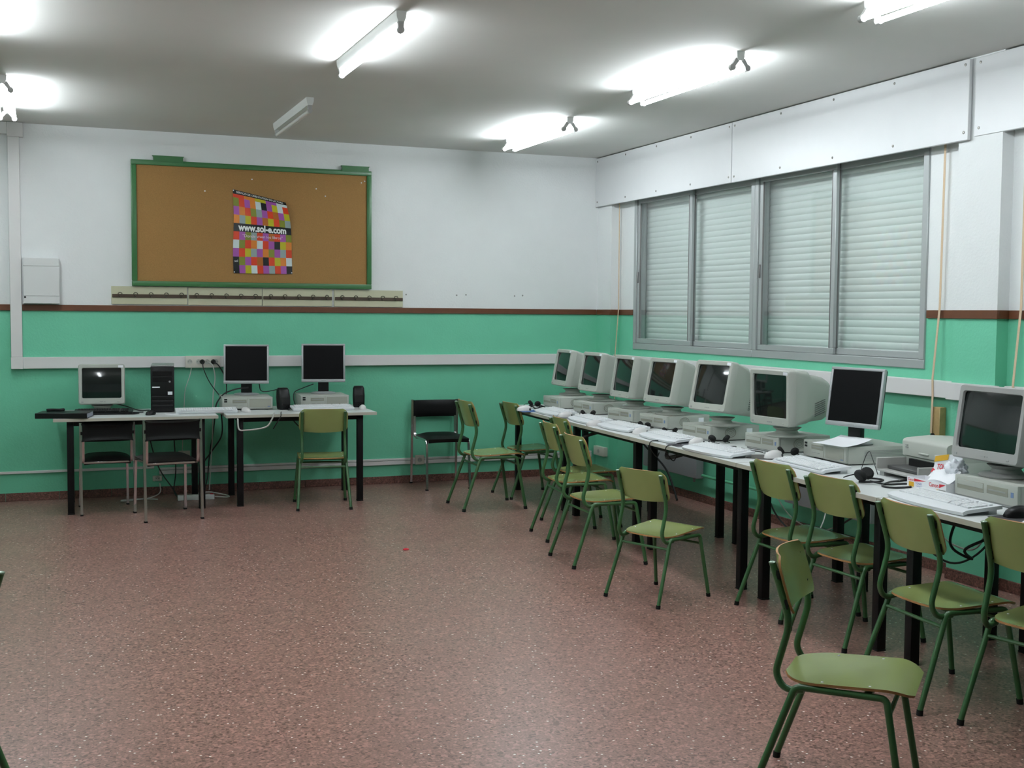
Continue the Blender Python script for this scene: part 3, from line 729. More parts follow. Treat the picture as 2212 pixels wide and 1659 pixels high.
def desktop(label, x, y, rz, W=.335, D=.38, h=.095, kind='A', group='desktop computers lying flat'):
    # origin middle of the front bottom edge, front looks along local -y
    e = thing('desktop_computer', label, 'computer', (x, y, TH), rz, group)
    c = MB().box(-W/2,W/2,.018,D,.005,h,.004).build('case', BEIGE, e)
    for a in (-1,1):
        for yy in (.05, D-.05): MB().lathe([(.012,0),(.012,.0052)], 8).build('foot', RUB, e, (a*(W/2-.04), yy, 0))
    f = MB().box(-W/2-.002,W/2+.002,0,.019,.012,h+.001,.005).build('front_panel', BEIGE, e)
    if kind == 'A':
        MB().box(-W*.46,-W*.02,-.0015,.002,h*.42,h*.84,.001,1).build('drive_bay', BEIGED, f)
        MB().box(-W*.45,-W*.03,-.0030,.002,h*.60,h*.82,.001,1).build('drive_door', BEIGE, f)
        MB().box(W*.03,W*.36,-.0015,.002,h*.46,h*.82,.001,1).build('floppy_bay', BEIGED, f)
        MB().box(W*.06,W*.33,-.0025,.002,h*.60,h*.66).build('floppy_slot', GREYP, f)
        MB().box(W*.405,W*.445,-.0015,.002,h*.48,h*.70).build('badge', mat('pale_blue_badge', (.16,.24,.42), .4), f)
        MB().box(-W/2+.01,W/2-.03,.006,.02,.002,.013,.002,1).build('kick_strip', GREYP, f)
        g = MB()
        for k in range(14): g.tube([(W/2+.0015, .155+.042*math.cos(2*PI*k/14), h*.55+.030*math.sin(2*PI*k/14)), (W/2+.0015, .155+.042*math.cos(2*PI*(k+1)/14), h*.55+.030*math.sin(2*PI*(k+1)/14))], .0022, 4)
        for q_ in (.35,.68):
            for k in range(10): g.tube([(W/2+.0010, .155+.042*q_*math.cos(2*PI*k/10), h*.55+.030*q_*math.sin(2*PI*k/10)), (W/2+.0010, .155+.042*q_*math.cos(2*PI*(k+1)/10), h*.55+.030*q_*math.sin(2*PI*(k+1)/10))], .0012, 4)
        g.build('speaker_grille', BEIGED, c)
        MB().box(W/2-.0005,W/2+.0012,D-.10,D-.055,h*.45,h*.80).build('paper_label', STICK, c)
    else:
        for zz in (h*.62, h*.78): MB().box(-W*.465,-W*.405,-.0015,.002,zz,zz+h*.115).build('power_switch', BLKP, f)
        MB().box(-W*.30,-W*.02,-.0015,.002,h*.56,h*.82,.001,1).build('floppy_bay', BEIGED, f)
        MB().box(-W*.27,-W*.05,-.0025,.002,h*.67,h*.72).build('floppy_slot', GREYP, f)
        MB().box(.0,.0025,-.0012,.002,.02,h*.92).build('seam', BEIGED, f)
        MB().box(W*.04,W*.47,-.0015,.002,h*.22,h*.88,.001,1).build('bay_cover', mat('bay_cover_plastic', (.33,.335,.285), .5), f)
        MB().box(-W*.28,-W*.20,-.002,.002,h*.36,h*.40).box(-W*.17,-W*.10,-.002,.002,h*.36,h*.39).build('indicator', GREYP, f)
        MB().box(-W*.22,-W*.02,-.0015,.002,h*.06,h*.12).build('port_slot', BLKP, f)
        MB().box(W*.40,W*.455,-.0020,.002,h*.24,h*.30).build('badge', mat('pale_blue_badge', (.16,.24,.42), .4), f)
        g = MB()
        for k in range(7): g.box(W/2-.0005,W/2+.0012,.12,D-.05,h*.25+k*h*.085,h*.25+k*h*.085+.0025)
        g.build('vent_grille', GREYP, c)
    return e
# desktops: (front middle), rotation, kind
def mid(a, b): return ((a[0]+b[0])/2, (a[1]+b[1])/2, math.atan2(b[1]-a[1], b[0]-a[0]))
PCS = {}
order = ['first (farthest)', 'second', 'third', 'fourth', 'fifth', 'sixth']
for i, (a, b) in enumerate((((4.05,9.44),(4.05,9.10)), ((4.055,8.82),(4.065,8.49)), ((4.01,8.09),(4.05,7.77)), ((4.01,7.57),(4.05,7.25)), ((3.935,6.83),(3.95,6.50)), ((3.975,6.14),(3.990,5.81)))):
    x, y, rz = mid(a, b); PCS[i] = (x, y, rz)
    desktop('flat beige desktop computer under the %s bulky monitor from the far corner' % order[i], x, y, rz, .325, .38, .095)
x, y, rz = mid((4.055,5.655),(4.025,5.235)); PCS[6] = (x, y, rz)
desktop('flat beige desktop computer with a paper sheet on top, under the silver flat monitor', x, y, rz, .42, .42, .100, 'B')
x, y, rz = mid((3.83,4.195),(3.795,3.790)); PCS[7] = (x, y, rz)
desktop('flat beige desktop computer under the big monitor at the right edge', x, y, rz, .405, .42, .100)
# monitors: lower front edge (x,y,z), yaw, tilt
CR = [((4.19,9.43,.913),-92,10.7),((4.125,8.71,.913),-88.4,10),((4.05,7.98,.913),-91.2,8.7),((4.04,7.38,.918),-84,11.8),((3.945,6.55,.930),-80,12),((3.96,5.862,.899),-84,-1.4)]
for i, ((x, y, z), yw, ti) in enumerate(CR):
    a = R(yw); d = .115
    crt('%s beige bulky monitor from the far corner, standing on a flat computer' % order[i].capitalize(), x-math.sin(a)*d, y+math.cos(a)*d, z, a, R(ti), .345 if i < 4 else .352, .322 if i < 4 else .328, zsurf=TH+.0965)
a = R(-91); x, y = 3.858, 4.057
crt('big grey-beige bulky monitor cut by the right edge of the picture', x-math.sin(a)*.115, y+math.cos(a)*.115, .908, a, R(8), .41, .335, zsurf=TH+.1015, sticker=False, grey=True, depth=.40)
a = R(-79); x, y = 4.154, 5.363
lcd('silver flat monitor in the window row, standing on a flat computer', x-math.sin(a)*.05, y+math.cos(a)*.05, TH+.101, .930, a, R(8))
# back-wall tables
PB1 = (1.555, 9.73, R(-4)); PB2 = (2.205, 9.78, R(-4))
desktop('flat beige desktop computer under the left of the two flat monitors', *PB1, .40, .40, .105, 'B')
desktop('flat beige desktop computer under the right of the two flat monitors', *PB2, .40, .40, .105, 'B')
for lb, x, y, zb, yw in (('left silver flat monitor of the two under the cork board', 1.585, 9.985, .936, -12), ('right silver flat monitor of the two under the cork board', 2.238, 9.985, .940, -12)):
    a = R(yw); lcd(lb, x-math.sin(a)*.05, y+math.cos(a)*.05, TH+.106, zb, a, R(7), .370, .329)
a = R(-3.6); crt('small beige bulky monitor on the left table under the cork board', .435-math.sin(a)*.115, 9.800+math.cos(a)*.115, .803, a, R(7), .347, .316, zsurf=TH, group=None, sticker=True, depth=.33)
# black tower
e = thing('tower_computer', 'black tower computer with a beige top panel on the left table', 'computer', (.885, 9.70, TH), R(-6))
tc_ = MB().box(-.087,.087,.012,.42,.006,.362,.005).build('case', mat('dark_green_black_case', (.030,.040,.036), .45), e)
MB().box(-.090,.090,0,.014,.004,.365,.006).build('front_panel', BLKP, e)
MB().box(-.088,.088,.010,.42,.362,.374,.004).build('top_panel', GREYP, e)
for zz, hh in ((.105,.028),(.070,.028),(.035,.028)): MB().box(-.082,.082,-.008,.002,zz,zz+hh,.005).build('rib', BLKP, e)
for zz in (.245,.29): MB().box(-.075,.075,-.003,.002,zz,zz+.038,.002,1).build('drive_bay', BLKP, e)
MB().box(-.078,-.020,-.004,.002,.196,.206).build('logo_mark', STICK, e)
MB().box(.040,.075,-.003,.002,.140,.165).build('paper_label', STICK, e)
o = MB().lathe([(.008,0),(.007,.003)], 12).build('power_button', SILV, e, (.055,-.001,.245)); o.rotation_euler = (PI/2,0,0)

# ================================================================== SMALL THINGS ON THE TABLES
def keyboard(label, x, y, rz, L=.47, D=.19, col='w', curved=True, group='white keyboards', keys_on=True):
    # local x along the keys, local y from the front (towards the user) to the back; origin at the middle
    e = thing('keyboard', label, 'keyboard', (x, y, TH), rz, group)
    body, cap = (KEYW, KEYC) if col == 'w' else (BLKP, BLKP)
    def f(u, v):
        X = (u*2-1)*L/2; bow = .028*(1-(u*2-1)**2) if curved else .004*(1-(u*2-1)**2)
        y0 = -D/2-bow+.02; y1 = D/2; Y = y0+(y1-y0)*v
        z = .0225+.016*v
        if v < .12: z -= .0065*((.12-v)/.12)**2
        return (X, Y, z)
    MB().sheet(f, 18, 10, .015).build('body', body, e, ang=60)
    MB().box(-L/2+.02,L/2-.02,D/2-.05,D/2-.01,0,.020).box(-L/2+.02,L/2-.02,-D/2+.03,-D/2+.06,0,.004).build('foot', body, e)
    k = MB(); kw = .0185; y0 = -D/2+.066 if curved else -D/2+.022
    def sl(Y): return .0225+.016*(Y+D/2)/D
    for r_ in range(6):
        Y = y0+r_*.0188+(.006 if r_ == 5 else 0); z = sl(Y)
        X = -L/2+.022
        while X < L/2-.030:
            wdt = kw
            if r_ == 0 and -.10 < X < .02: wdt = .10
            gap = .012 if any(abs(X-g) < .012 for g in (L/2-.165, L/2-.098)) else 0
            X += gap
            if X+wdt > L/2-.016: break
            k.box(X+.001, X+wdt-.001, Y, Y+.0165, z-.002, z+.0065, .0015, 1); X += wdt
    kk = k.build('keys', cap, e); kk['kind'] = 'stuff'
    return e
kb = [('white keyboard with a curved front edge, farthest in the window row', 3.815,8.670,ROW+.02),
      ('second white keyboard from the far corner in the window row', 3.790,7.965,ROW-.02),
      ('third white keyboard from the far corner in the window row', 3.775,7.395,ROW+.03),
      ('fourth white keyboard from the far corner, with two cables hanging over the edge beside it', 3.735,6.680,ROW+.03),
      ('fifth white keyboard from the far corner, beside the round mouse pad', 3.645,5.935,ROW+.10)]
K0 = None
for lb, x, y, rz in kb:
    if K0 is None: K0 = keyboard(lb, x, y, rz, .50, .19)
    else: copy_tree(K0, None, lb, (x,y,TH), rz)
keyboard('flat white keyboard before the computer with the paper sheet', 3.775, 5.215, ROW-.02, .50, .19, curved=False)
keyboard('long white keyboard with a palm rest, before the toner box', 3.575, 4.000, ROW-.05, .53, .21)
keyboard('white keyboard cut off by the right edge of the picture', 3.585, 3.240, ROW-.02, .50, .20)
keyboard('flat white keyboard bridging the gap before the left flat monitor', 1.205, 9.555, R(-3), .47, .165, curved=False, group=None)
keyboard('white keyboard behind the green chair, before the right flat monitor', 2.135, 9.560, R(-1), .50, .19, group=None)
keyboard('black keyboard on the left table partly under the folder', .44, 9.655, R(-8), .43, .15, 'b', False, None)
def mouse(label, x, y, rz, z=TH, dark=False, sc=1):
    e = thing('mouse', label, 'mouse', (x, y, z), rz, None, sc)
    def f(u, v):
        a = v*2*PI; t = u
        return None
    rings = []
    for i in range(9):
        t = i/8; yy = -.055+.110*t; ww = .031*math.sqrt(max(.03, 1-((t-.5)/.53)**2)); hh = .036*math.sqrt(max(.02, 1-((t-.58)/.62)**2))*.98
        rings.append([(math.cos(2*PI*k/14)*ww, yy, max(.001, .004+math.sin(2*PI*k/14)*hh if math.sin(2*PI*k/14) > 0 else .001)) for k in range(14)])
    MB().loft(rings).build('shell', BLKP if dark else MOUSE, e, ang=70)
    MB().box(-.024,.024,.030,.050,.002,.020,.006).build('buttons', BLKP if dark else mat('dark_mouse_front', (.03,.03,.035), .4), e)
    return e
for lb, x, y, rz in (('white mouse at the far end of the window row', 3.690,9.000,ROW), ('white mouse before the second desktop computer from the far corner', 3.775,8.360,ROW+.1), ('white mouse between the second and third keyboards from the far corner', 3.70,7.690,ROW+.2),
                     ('white mouse between the third and fourth keyboards from the far corner', 3.755,7.085,ROW+.3), ('white mouse between the fourth and fifth keyboards from the far corner', 3.770,6.368,ROW+.4)):
    mouse(lb, x, y, rz, sc=1.1)
mouse('white mouse lying on the round mouse pad', 3.830, 5.625, ROW+.3, TH+.004, sc=1.15)
mouse('dark silver mouse beside the long white keyboard at the right edge', 3.665, 3.655, ROW, TH+.004, True, 1.15)
mouse('white mouse beside the left flat monitor computer', 1.515, 9.560, R(20), TH)
mouse('white mouse at the right end of the table with two flat monitors', 2.470, 9.555, R(-15), TH)
mouse('black mouse before the black tower', .775, 9.500, R(-30), TH, True)
tag(MB().lathe([(.108,0),(.110,.0015),(.109,.003)], 32).build('mouse_pad', mat('dark_pad_print', (.07,.065,.06), .6, noise=.7, nscale=25), None, (3.815,5.700,TH)), 'round dark mouse pad beside the fifth white keyboard', 'mouse pad')
tag(MB().box(-.11,.11,-.09,.09,0,.003,.001,1).build('mouse_pad', mat('dark_pad_plain', (.035,.033,.035), .7), None, (3.67,3.62,TH)), 'dark mouse pad at the right edge of the row', 'mouse pad')
o = MB().box(-.10,.10,-.08,.08,0,.003,.001,1).build('mouse_pad', mat('blue_pad', (.05,.12,.30), .6), None, (3.725,8.985,TH)); o.rotation_euler = (0,0,ROW); tag(o, 'blue mouse pad at the far end of the window row', 'mouse pad')
for lb, x, y in (('dark mouse pad before the second desktop from the far corner', 3.745,8.345), ('grey mouse pad before the fifth desktop from the far corner', 3.690,6.375)):
    o = MB().box(-.085,.085,-.085,.085,0,.003,.001,1).build('mouse_pad', mat('grey_pad', (.09,.09,.10), .7), None, (x,y,TH)); o.rotation_euler = (0,0,ROW); tag(o, lb, 'mouse pad')
for o in bpy.data.objects:
    if o.name.startswith('mouse') and o.type == 'EMPTY' and abs(o.location.z-TH) < 1e-4 and ((o.location.x-3.69)**2+(o.location.y-9.0)**2 < .01 or (o.location.x-3.775)**2+(o.location.y-8.36)**2 < .003 or (o.location.x-3.77)**2+(o.location.y-6.368)**2 < .003): o.location.z = TH+.0035
# folder, speakers, sheets
e = thing('folder', 'thick black folder with grey pages hanging over the left table corner', 'folder', (.170, 9.470, TH), R(-13))
MB().box(-.20,.17,-.125,.125,.001,.004,.001,1).box(-.20,.17,-.125,.125,.036,.040,.001,1).box(-.20,.17,-.130,-.121,.001,.040,.003,1).build('cover', BLKP, e)
MB().box(-.19,.166,-.120,.120,.004,.036).build('pages', mat('grey_page_block', (.30,.32,.38), .8), e)
tag(MB().tube(spline([(0,0,0),(.03,.01,.0),(.06,.0,0),(.09,-.01,0),(.12,.02,0)],4), .011, 8).build('spectacle_case', BLKP, None, (.03,9.53,TH+.052)), 'small black holder lying on the folder', 'case')
def speaker(label, x, y, rz):
    e = thing('speaker', label, 'speaker', (x,y,TH), rz, 'small black speakers')
    def rg(w, d, z, dy): return [(a, b+dy, z) for a, b in rrect(w, d, .025, 4)]
    MB().loft([rg(.085,.10,0,0), rg(.095,.105,.02,.0), rg(.100,.10,.10,.010), rg(.092,.085,.16,.018), rg(.074,.065,.178,.022)]).build('shell', BLKP, e, ang=50)
    MB().sheet(lambda u, v: ((u-.5)*.07*(1-.25*v*v), -.0505+.055*v*v*.6-.003+.012*v, .045+.115*v), 6, 8, .003).build('grille', RUB, e)
    for k in (-1,0): MB().lathe([(.008,0),(.007,.008)], 10).build('knob', BLKP, e, (.018*k+.009,-.052,.026)).rotation_euler = (PI/2,0,0)
speaker('small black speaker between the two flat monitors', 1.846, 9.720, R(10)); speaker('small black speaker right of the flat monitors', 2.500, 9.800, R(-10))
o = MB().sheet(lambda u, v: ((u-.5)*.25, (v-.5)*.20, .003+.034*v*v), 8, 8, .0008).build('paper_sheet', PAPER, None, (4.085, 5.345, TH+.1025)); o.rotation_euler = (0,0,ROW+.12)
tag(o, 'white paper sheet on the computer below the silver flat monitor', 'paper')
o = MB().box(-.05,.05,-.02,.02,0,.004,.001,1).build('paper_sheet', PAPER, None, (.935,9.50,TH)); o.rotation_euler = (0,0,R(-3)); tag(o, 'small white slip of paper beside the black mouse', 'paper')
# printer
e = thing('printer', 'beige laser printer with an open output tray in the window row', 'printer', (4.010, 4.715, TH), ROW-.06)
W_ = .37
MB().box(-W_/2,W_/2,.10,.40,.006,.10,.006).build('lower_case', BEIGE, e)
def hood(u, v):
    a = v*PI/2
    return ((u-.5)*W_*(1-.01), .095+.30*math.sin(a)**.9 if v > 0 else .095, .185*math.cos(a*.55)**.6)
b = MB(); prof = [(.095,.095),(.088,.100),(.084,.168),(.090,.180),(.108,.187),(.24,.196),(.36,.190),(.395,.170),(.40,.095)]
b.loft([[(x, y, z) for y, z in prof] for x in (-W_/2, W_/2)]); b.build('hood', BEIGE, e, ang=50)
t = MB(); t.box(-W_/2,W_/2,-.07,.11,.022,.032,.002,1); t.box(-W_/2,-W_/2+.014,-.07,.12,.030,.088,.003,1); t.box(W_/2-.014,W_/2,-.07,.12,.030,.080,.003,1)
t.build('paper_tray', mat('printer_tray_plastic', (.36,.36,.34), .5), e)
MB().box(-W_/2+.03,W_/2-.03,-.02,.11,.034,.050,.002,1).build('paper_guide', mat('dark_printer_plastic', (.06,.06,.06), .4), e)
MB().box(-W_/2+.06,W_/2-.06,.084,.10,.034,.086).build('output_slot', BLKP, e)
MB().box(-.04,.04,.078,.090,.115,.125,.003,1).build('hood_grip', BEIGE, e)
MB().box(-W_/2+.03,-W_/2+.05,.081,.09,.150,.156).box(-W_/2+.03,-W_/2+.05,.081,.09,.138,.144).build('buttons', GREYP, e)
for a in (-1,1): MB().box(a*.14-.02,a*.14+.02,-.06,.36,0,.024).build('foot', GREYP, e)
# toner box with printed sides
e = thing('toner_box', 'opened white toner carton with red and yellow print before the printer', 'box', (3.805, 4.352, TH), ROW-.02)
L_, D_, H_ = .285, .10, .052; t = .002
b = MB(); b.box(-L_/2,L_/2,0,t,0,H_).box(-L_/2,L_/2,D_-t,D_,0,H_).box(-L_/2,-L_/2+t,t,D_-t,0,H_).box(L_/2-t,L_/2,t,D_-t,0,H_).box(-L_/2,L_/2,0,D_,0,t); b.build('carton', PAPER, e)
def fp(x, z): return (x, -.0006, z)
def tri(nm, pts, m_, par, fn=fp):
    me = bpy.data.meshes.new(nm); me.from_pydata([fn(*p) for p in pts], [], [tuple(range(len(pts)))]); me.materials.append(m_)
    o = bpy.data.objects.new(nm, me); COL.objects.link(o); o.parent = par; return o
text_part('brand_print', 'Canon', .017, lambda x, z: fp(-.112+x, .040+z), RED, e, 1, .0003)
tri('red_wedge', [(-.088,.048),(-.088,.034),(.0,.044)], RED, e)
tri('yellow_square', [(-.128,.008),(-.090,.008),(-.090,.030),(-.128,.030)], YEL, e)
text_part('print_line', 'TONER', .014, lambda x, z: fp(-.055+x, .026+z), BLUE, e, 1)
text_part('print_line', 'CARTRIDGE', .008, lambda x, z: fp(-.050+x, .014+z), BLUE, e, 1)
text_part('brand_print', 'Canon', .026, lambda x, z: fp(.055+x, .036+z), RED, e, 1, .0004)
tri('red_wedge', [(.094,.046),(.094,.028),(.140,.047)], RED, e)
tri('yellow_square', [(.03,.001),(.085,.001),(.085,.022)], YEL, e)
tri('dark_square', [(.090,.001),(.140,.001),(.140,.022),(.090,.022)], GREYP, e)
def flap(u, v):      # lid bent upwards
    a = R(28)+v*R(40); return (-.12+.20*u, .10+.11*v*math.cos(a)*.8, .052+.105*v*math.sin(a)+.030*u*v)
fl = MB().sheet(flap, 8, 8, .0015).build('lid_flap', PAPER, e, ang=60)
def fl_pt(u, v): p = flap(u, v); return (p[0], p[1]-.003, p[2]+.003)
text_part('brand_print', 'TONER', .045, lambda x, z: fl_pt(min(1,max(0,.38+x*3.2)), min(1,max(0,.52+z*7))), RED, fl, 1, .001)
tri('yellow_stripe', [fl_pt(.0,.72), fl_pt(.5,.80), fl_pt(.55,.99), fl_pt(.05,.95)], YEL, fl, lambda *p: p)
tri('red_wedge', [fl_pt(.0,.22), fl_pt(.0,.48), fl_pt(.13,.36)], RED, fl, lambda *p: p)
def curl(u, v): return (-.01+.150*u-.05*v*(1-u), .012+.07*v, .050+.010*math.sin(u*PI)+.036*v*v+.02*u*v)
MB().sheet(curl, 10, 10, .001).build('inner_sheet', PAPER, e, ang=70)
# crumpled plastic bag
import mathutils.noise as mn
bag = bmesh.new(); bmesh.ops.create_icosphere(bag, subdivisions=4, radius=1)
for v in bag.verts:
    p = v.co.copy(); r_ = 1+.35*mn.noise(p*1.7)+.40*abs(mn.noise(p*2.6+Vector((3,1,2))))-.25*abs(mn.noise(p*6))
    v.co = Vector((p.x*.055*r_, p.y*.042*r_, max(-.040, p.z*.040*r_)))
t = MB(); t._merge(bag); o = t.build('plastic_bag', mat('white_plastic_film', (.74,.76,.82), .22), None, (3.905,4.268,TH+.108), ang=75); o.rotation_euler = (0,.0,ROW)
tag(o, 'crumpled white plastic bag lying on the opened toner carton', 'bag')
# headsets
def headset(label, x, y, rz, z=TH, tilt=0, sc=1):
    e = thing('headset', label, 'headset', (x,y,z), rz, 'black headsets lying on the tables', sc)
    pts = [(math.cos(a)*.072, math.sin(a)*.085, .008+.004*math.sin(a)) for a in [PI*k/12 for k in range(13)]]
    MB().tube(pts, .0045, 6, flat=1).build('headband', BLKP, e)
    for sx in (-1,1):
        o = MB().lathe([(.026,0),(.030,.006),(.030,.016),(.024,.026),(.012,.028)], 14).build('ear_cup', RUB, e, (sx*.058, -.004, .026)); o.rotation_euler = (R(-25),-sx*R(48),0)
    MB().tube(spline([(-.072,-.012,.03),(-.075,-.05,.024),(-.05,-.085,.014),(-.02,-.095,.010)],4), .0028, 6).build('microphone_boom', BLKP, e)
    return e
headset('black headset leaning before the fifth desktop computer from the far corner', 3.955, 6.40, ROW+1.3, sc=.9)
headset('black headset on the table between the sixth desktop and the one with the paper sheet', 3.99, 5.715, ROW+.6, sc=.85)
headset('black headset with coiled cable before the printer', 3.725, 4.700, ROW-.9, sc=1.1)
headset('black headset at the far end of the window row before the first desktop', 3.940, 9.38, ROW+.4, sc=.9)
headset('black headset before the second desktop computer from the far corner', 4.0, 8.42, ROW+1.0, sc=.8)
headset('black headset before the fourth desktop computer from the far corner', 3.955, 7.40, ROW+.2, sc=.8)
headset('black headset before the gap between the fourth and fifth desktops', 3.955, 7.03, ROW+1.1, sc=.7)
# power strip
e = thing('power_strip', 'white power strip lying on the floor between the back-wall tables', 'power strip', (1.155, 9.86, 0), R(-3))
MB().box(-.145,.145,-.028,.028,0,.042,.006).build('body', BOXW, e)
for k in range(4):
    MB().lathe([(.020,0),(.020,.0012),(.016,.0012)], 14).build('outlet', BEIGE, e, (-.105+.06*k,0,.042))
MB().box(.112,.136,-.012,.012,.040,.047,.002,1).build('switch', RED, e)
# plugs in the duct socket
def plug(label, x, z):
    e = thing('power_plug', label, 'plug', (x, DY-.013, z), 0, 'black plugs in the duct socket')
    o = MB().lathe([(.020,0),(.021,.012),(.015,.022),(.008,.034)], 14).build('plug_body', BLKP, e); o.rotation_euler = (PI/2,0,0)
plug('left black plug in the duct socket plate', 1.252, 1.114); plug('right black plug in the duct socket plate, nearest the flat monitor', 1.343, 1.114)
# red scrap on the floor
c = MB().lathe([(.014,0),(.016,.004),(.010,.010),(.003,.012)], 8, sx=1.4).build('red_scrap', RED, None, (2.185,7.33,0)); tag(c, 'tiny red scrap lying alone on the open floor', 'scrap')

# ================================================================== CABLES
def cable(label, pts, r=.004, m_=None, n=6):
    o0 = Vector(pts[0]); o = MB().tube(spline([Vector(p)-o0 for p in pts], n), r, 6).build('cable', m_ or CBLK, None, tuple(o0)); tag(o, label, 'cable'); return o
T_ = TH+.005
cable('black cable hanging from the left plug of the duct socket to the first flat-monitor computer', [(1.252,DY-.045,1.110),(1.26,DY-.05,1.05),(1.31,DY-.04,.94),(1.38,DY-.06,.84),(1.42,10.08,.80),(1.46,10.14,.80)], .004)
cable('black cable hanging from the right plug behind the first flat monitor', [(1.343,DY-.045,1.112),(1.38,DY-.06,1.085),(1.43,DY-.03,1.00),(1.45,DY-.03,.90),(1.43,10.14,T_+.01)], .005)
cable('white cable running down from the duct socket behind the keyboard', [(1.30,DY-.016,1.112),(1.335,DY-.04,1.08),(1.355,DY-.03,.98),(1.34,DY-.03,.86),(1.335,10.17,.74),(1.33,10.17,.5),(1.30,10.17,.03)], .005, CWHT)
cable('thin pale cable hanging from the left of the duct socket', [(1.165,DY-.016,1.072),(1.15,DY-.02,1.0),(1.11,DY-.03,.88),(1.10,10.17,.74),(1.08,10.18,.3)], .003, CWHT)
cable('black monitor cable looping from the first flat monitor to the table', [(1.60,9.97,.905),(1.50,9.95,.895),(1.40,9.94,.86),(1.345,9.93,.80),(1.325,9.92,T_+.01),(1.32,9.88,T_)], .006)
cable('black cable looping behind the computer between the flat monitors', [(1.70,10.03,.93),(1.72,10.05,.87),(1.79,10.06,.865),(1.86,9.86,.90),(1.862,9.80,.89)], .004)
cable('black cable looping beside the right flat monitor', [(2.15,9.98,.925),(2.05,9.97,.89),(1.985,9.96,.86),(1.975,9.95,.80),(1.99,9.94,T_),(1.96,9.90,T_)], .004)
cable('tangled black cables on the table between the two flat computers', [(1.95,9.62,T_),(1.90,9.66,T_+.01),(1.93,9.72,T_),(1.98,9.66,T_+.012),(1.92,9.58,T_),(1.99,9.60,T_+.008),(1.93,9.76,T_+.012),(1.97,9.82,T_+.01),(1.91,9.70,T_+.014),(1.86,9.60,T_+.002)], .006)
cable('white cable drooping in a loop below the table with two flat monitors', [(1.70,9.34,T_),(1.68,9.26,.735),(1.665,9.25,.70),(1.63,9.26,.645),(1.56,9.27,.625),(1.47,9.27,.618),(1.415,9.27,.625),(1.41,9.30,.70),(1.42,9.36,.69)], .006, CWHT)
cable('black cable with a dark clip drooping over the edge beside the white loop', [(1.77,9.42,T_),(1.745,9.30,T_+.002),(1.735,9.255,.72),(1.70,9.26,.66),(1.685,9.30,.62)], .004)
cable('black cable hanging below the left end of the table with two flat monitors', [(1.40,10.16,.72),(1.41,10.18,.50),(1.33,10.19,.36),(1.24,10.19,.22),(1.23,10.15,.03)], .006)
cable('black cable hanging in the gap between the back-wall tables', [(1.36,10.17,.72),(1.34,10.19,.52),(1.31,10.19,.35),(1.29,10.18,.15),(1.25,10.05,.01),(1.33,9.92,.01)], .005)
cable('black cable crossing under the left table behind the chairs', [(.80,10.16,.72),(.83,10.18,.45),(.90,10.18,.22),(1.0,10.10,.06),(1.02,9.92,.012)], .005)
cable('second black cable hanging under the left table', [(1.00,10.17,.72),(1.02,10.19,.45),(1.03,10.19,.2),(1.00,10.05,.05),(1.03,9.93,.012)], .005)
cable('white cable looping on the floor beside the power strip', [(1.305,9.86,.02),(1.40,9.87,.008),(1.43,9.93,.008),(1.36,10.0,.02),(1.28,10.05,.03),(1.15,10.03,.02),(1.02,9.98,.008)], .005, CWHT)
cable('white cable lying in loops on the floor behind the left black chair', [(.90,10.20,.10),(.90,10.17,.03),(.82,10.05,.008),(.68,9.95,.008),(.58,9.92,.008),(.60,9.98,.008),(.75,9.99,.008),(.86,9.93,.008)], .005, CWHT)
cable('black cables from the left bulky monitor to the tower', [(.55,9.97,.79),(.62,9.92,.775),(.72,9.90,T_),(.80,9.86,T_+.003)], .004)
cable('black keyboard cable curling on the left table before the monitor', [(.585,9.62,T_+.01),(.64,9.66,T_),(.70,9.63,T_),(.66,9.57,T_),(.60,9.59,T_),(.64,9.70,T_),(.74,9.72,T_)], .004)
cable('thin black mouse cable on the left table', [(.775,9.55,T_),(.76,9.62,T_),(.81,9.66,T_),(.80,9.78,T_)], .003)
cable('thin black cable hanging below the right flat monitor table', [(1.98,10.12,.70),(2.0,10.14,.62),(2.05,10.16,.56),(2.10,10.16,.52),(2.20,10.17,.50),(2.24,10.17,.57),(2.23,10.14,.70)], .005)
# window row
cable('black headset cable coiled before the printer', [(3.70,4.62,T_+.01),(3.76,4.56,T_),(3.86,4.55,T_),(3.83,4.47,T_),(3.72,4.46,T_),(3.70,4.53,T_),(3.80,4.60,T_+.004),(3.90,4.64,T_),(3.96,4.66,T_)], .005)
cable('thin black cable arched against the computer with the paper sheet', [(3.94,4.86,T_),(3.95,4.92,.82),(3.965,4.96,.845),(3.975,5.0,.82),(3.985,5.05,T_)], .002)
cable('black cable on the table from the sixth desktop to its mouse', [(3.86,5.575,T_+.003),(3.92,5.56,T_),(3.97,5.62,T_+.002),(3.99,5.66,T_+.004)], .003)
cable('tangle of thin black cables before the sixth desktop computer', [(3.80,6.24,T_),(3.87,6.20,T_),(3.90,6.12,T_+.008),(3.86,6.08,T_),(3.92,6.02,T_),(3.89,5.93,T_+.006),(3.93,5.86,T_)], .003)
cable('grey cable curling before the sixth desktop computer', [(3.93,6.10,T_),(3.90,5.98,T_),(3.94,5.92,T_),(3.92,5.84,T_)], .006, GREYP)
cable('dark cables on the table before the third and fourth desktops', [(3.90,7.75,T_),(3.94,7.68,T_+.008),(3.93,7.60,T_),(3.97,7.56,T_+.006),(3.93,7.48,T_)], .006)
cable('tangled dark cables at the far end of the window row', [(3.80,9.25,T_),(3.88,9.28,T_+.01),(3.86,9.15,T_),(3.94,9.18,T_+.015),(3.93,9.05,T_),(3.98,8.98,T_+.004)], .006)
cable('pale cable curling at the far end of the window row', [(3.85,9.50,T_),(3.90,9.42,T_),(3.84,9.34,T_),(3.78,9.22,T_),(3.75,9.10,T_)], .004, CWHT)
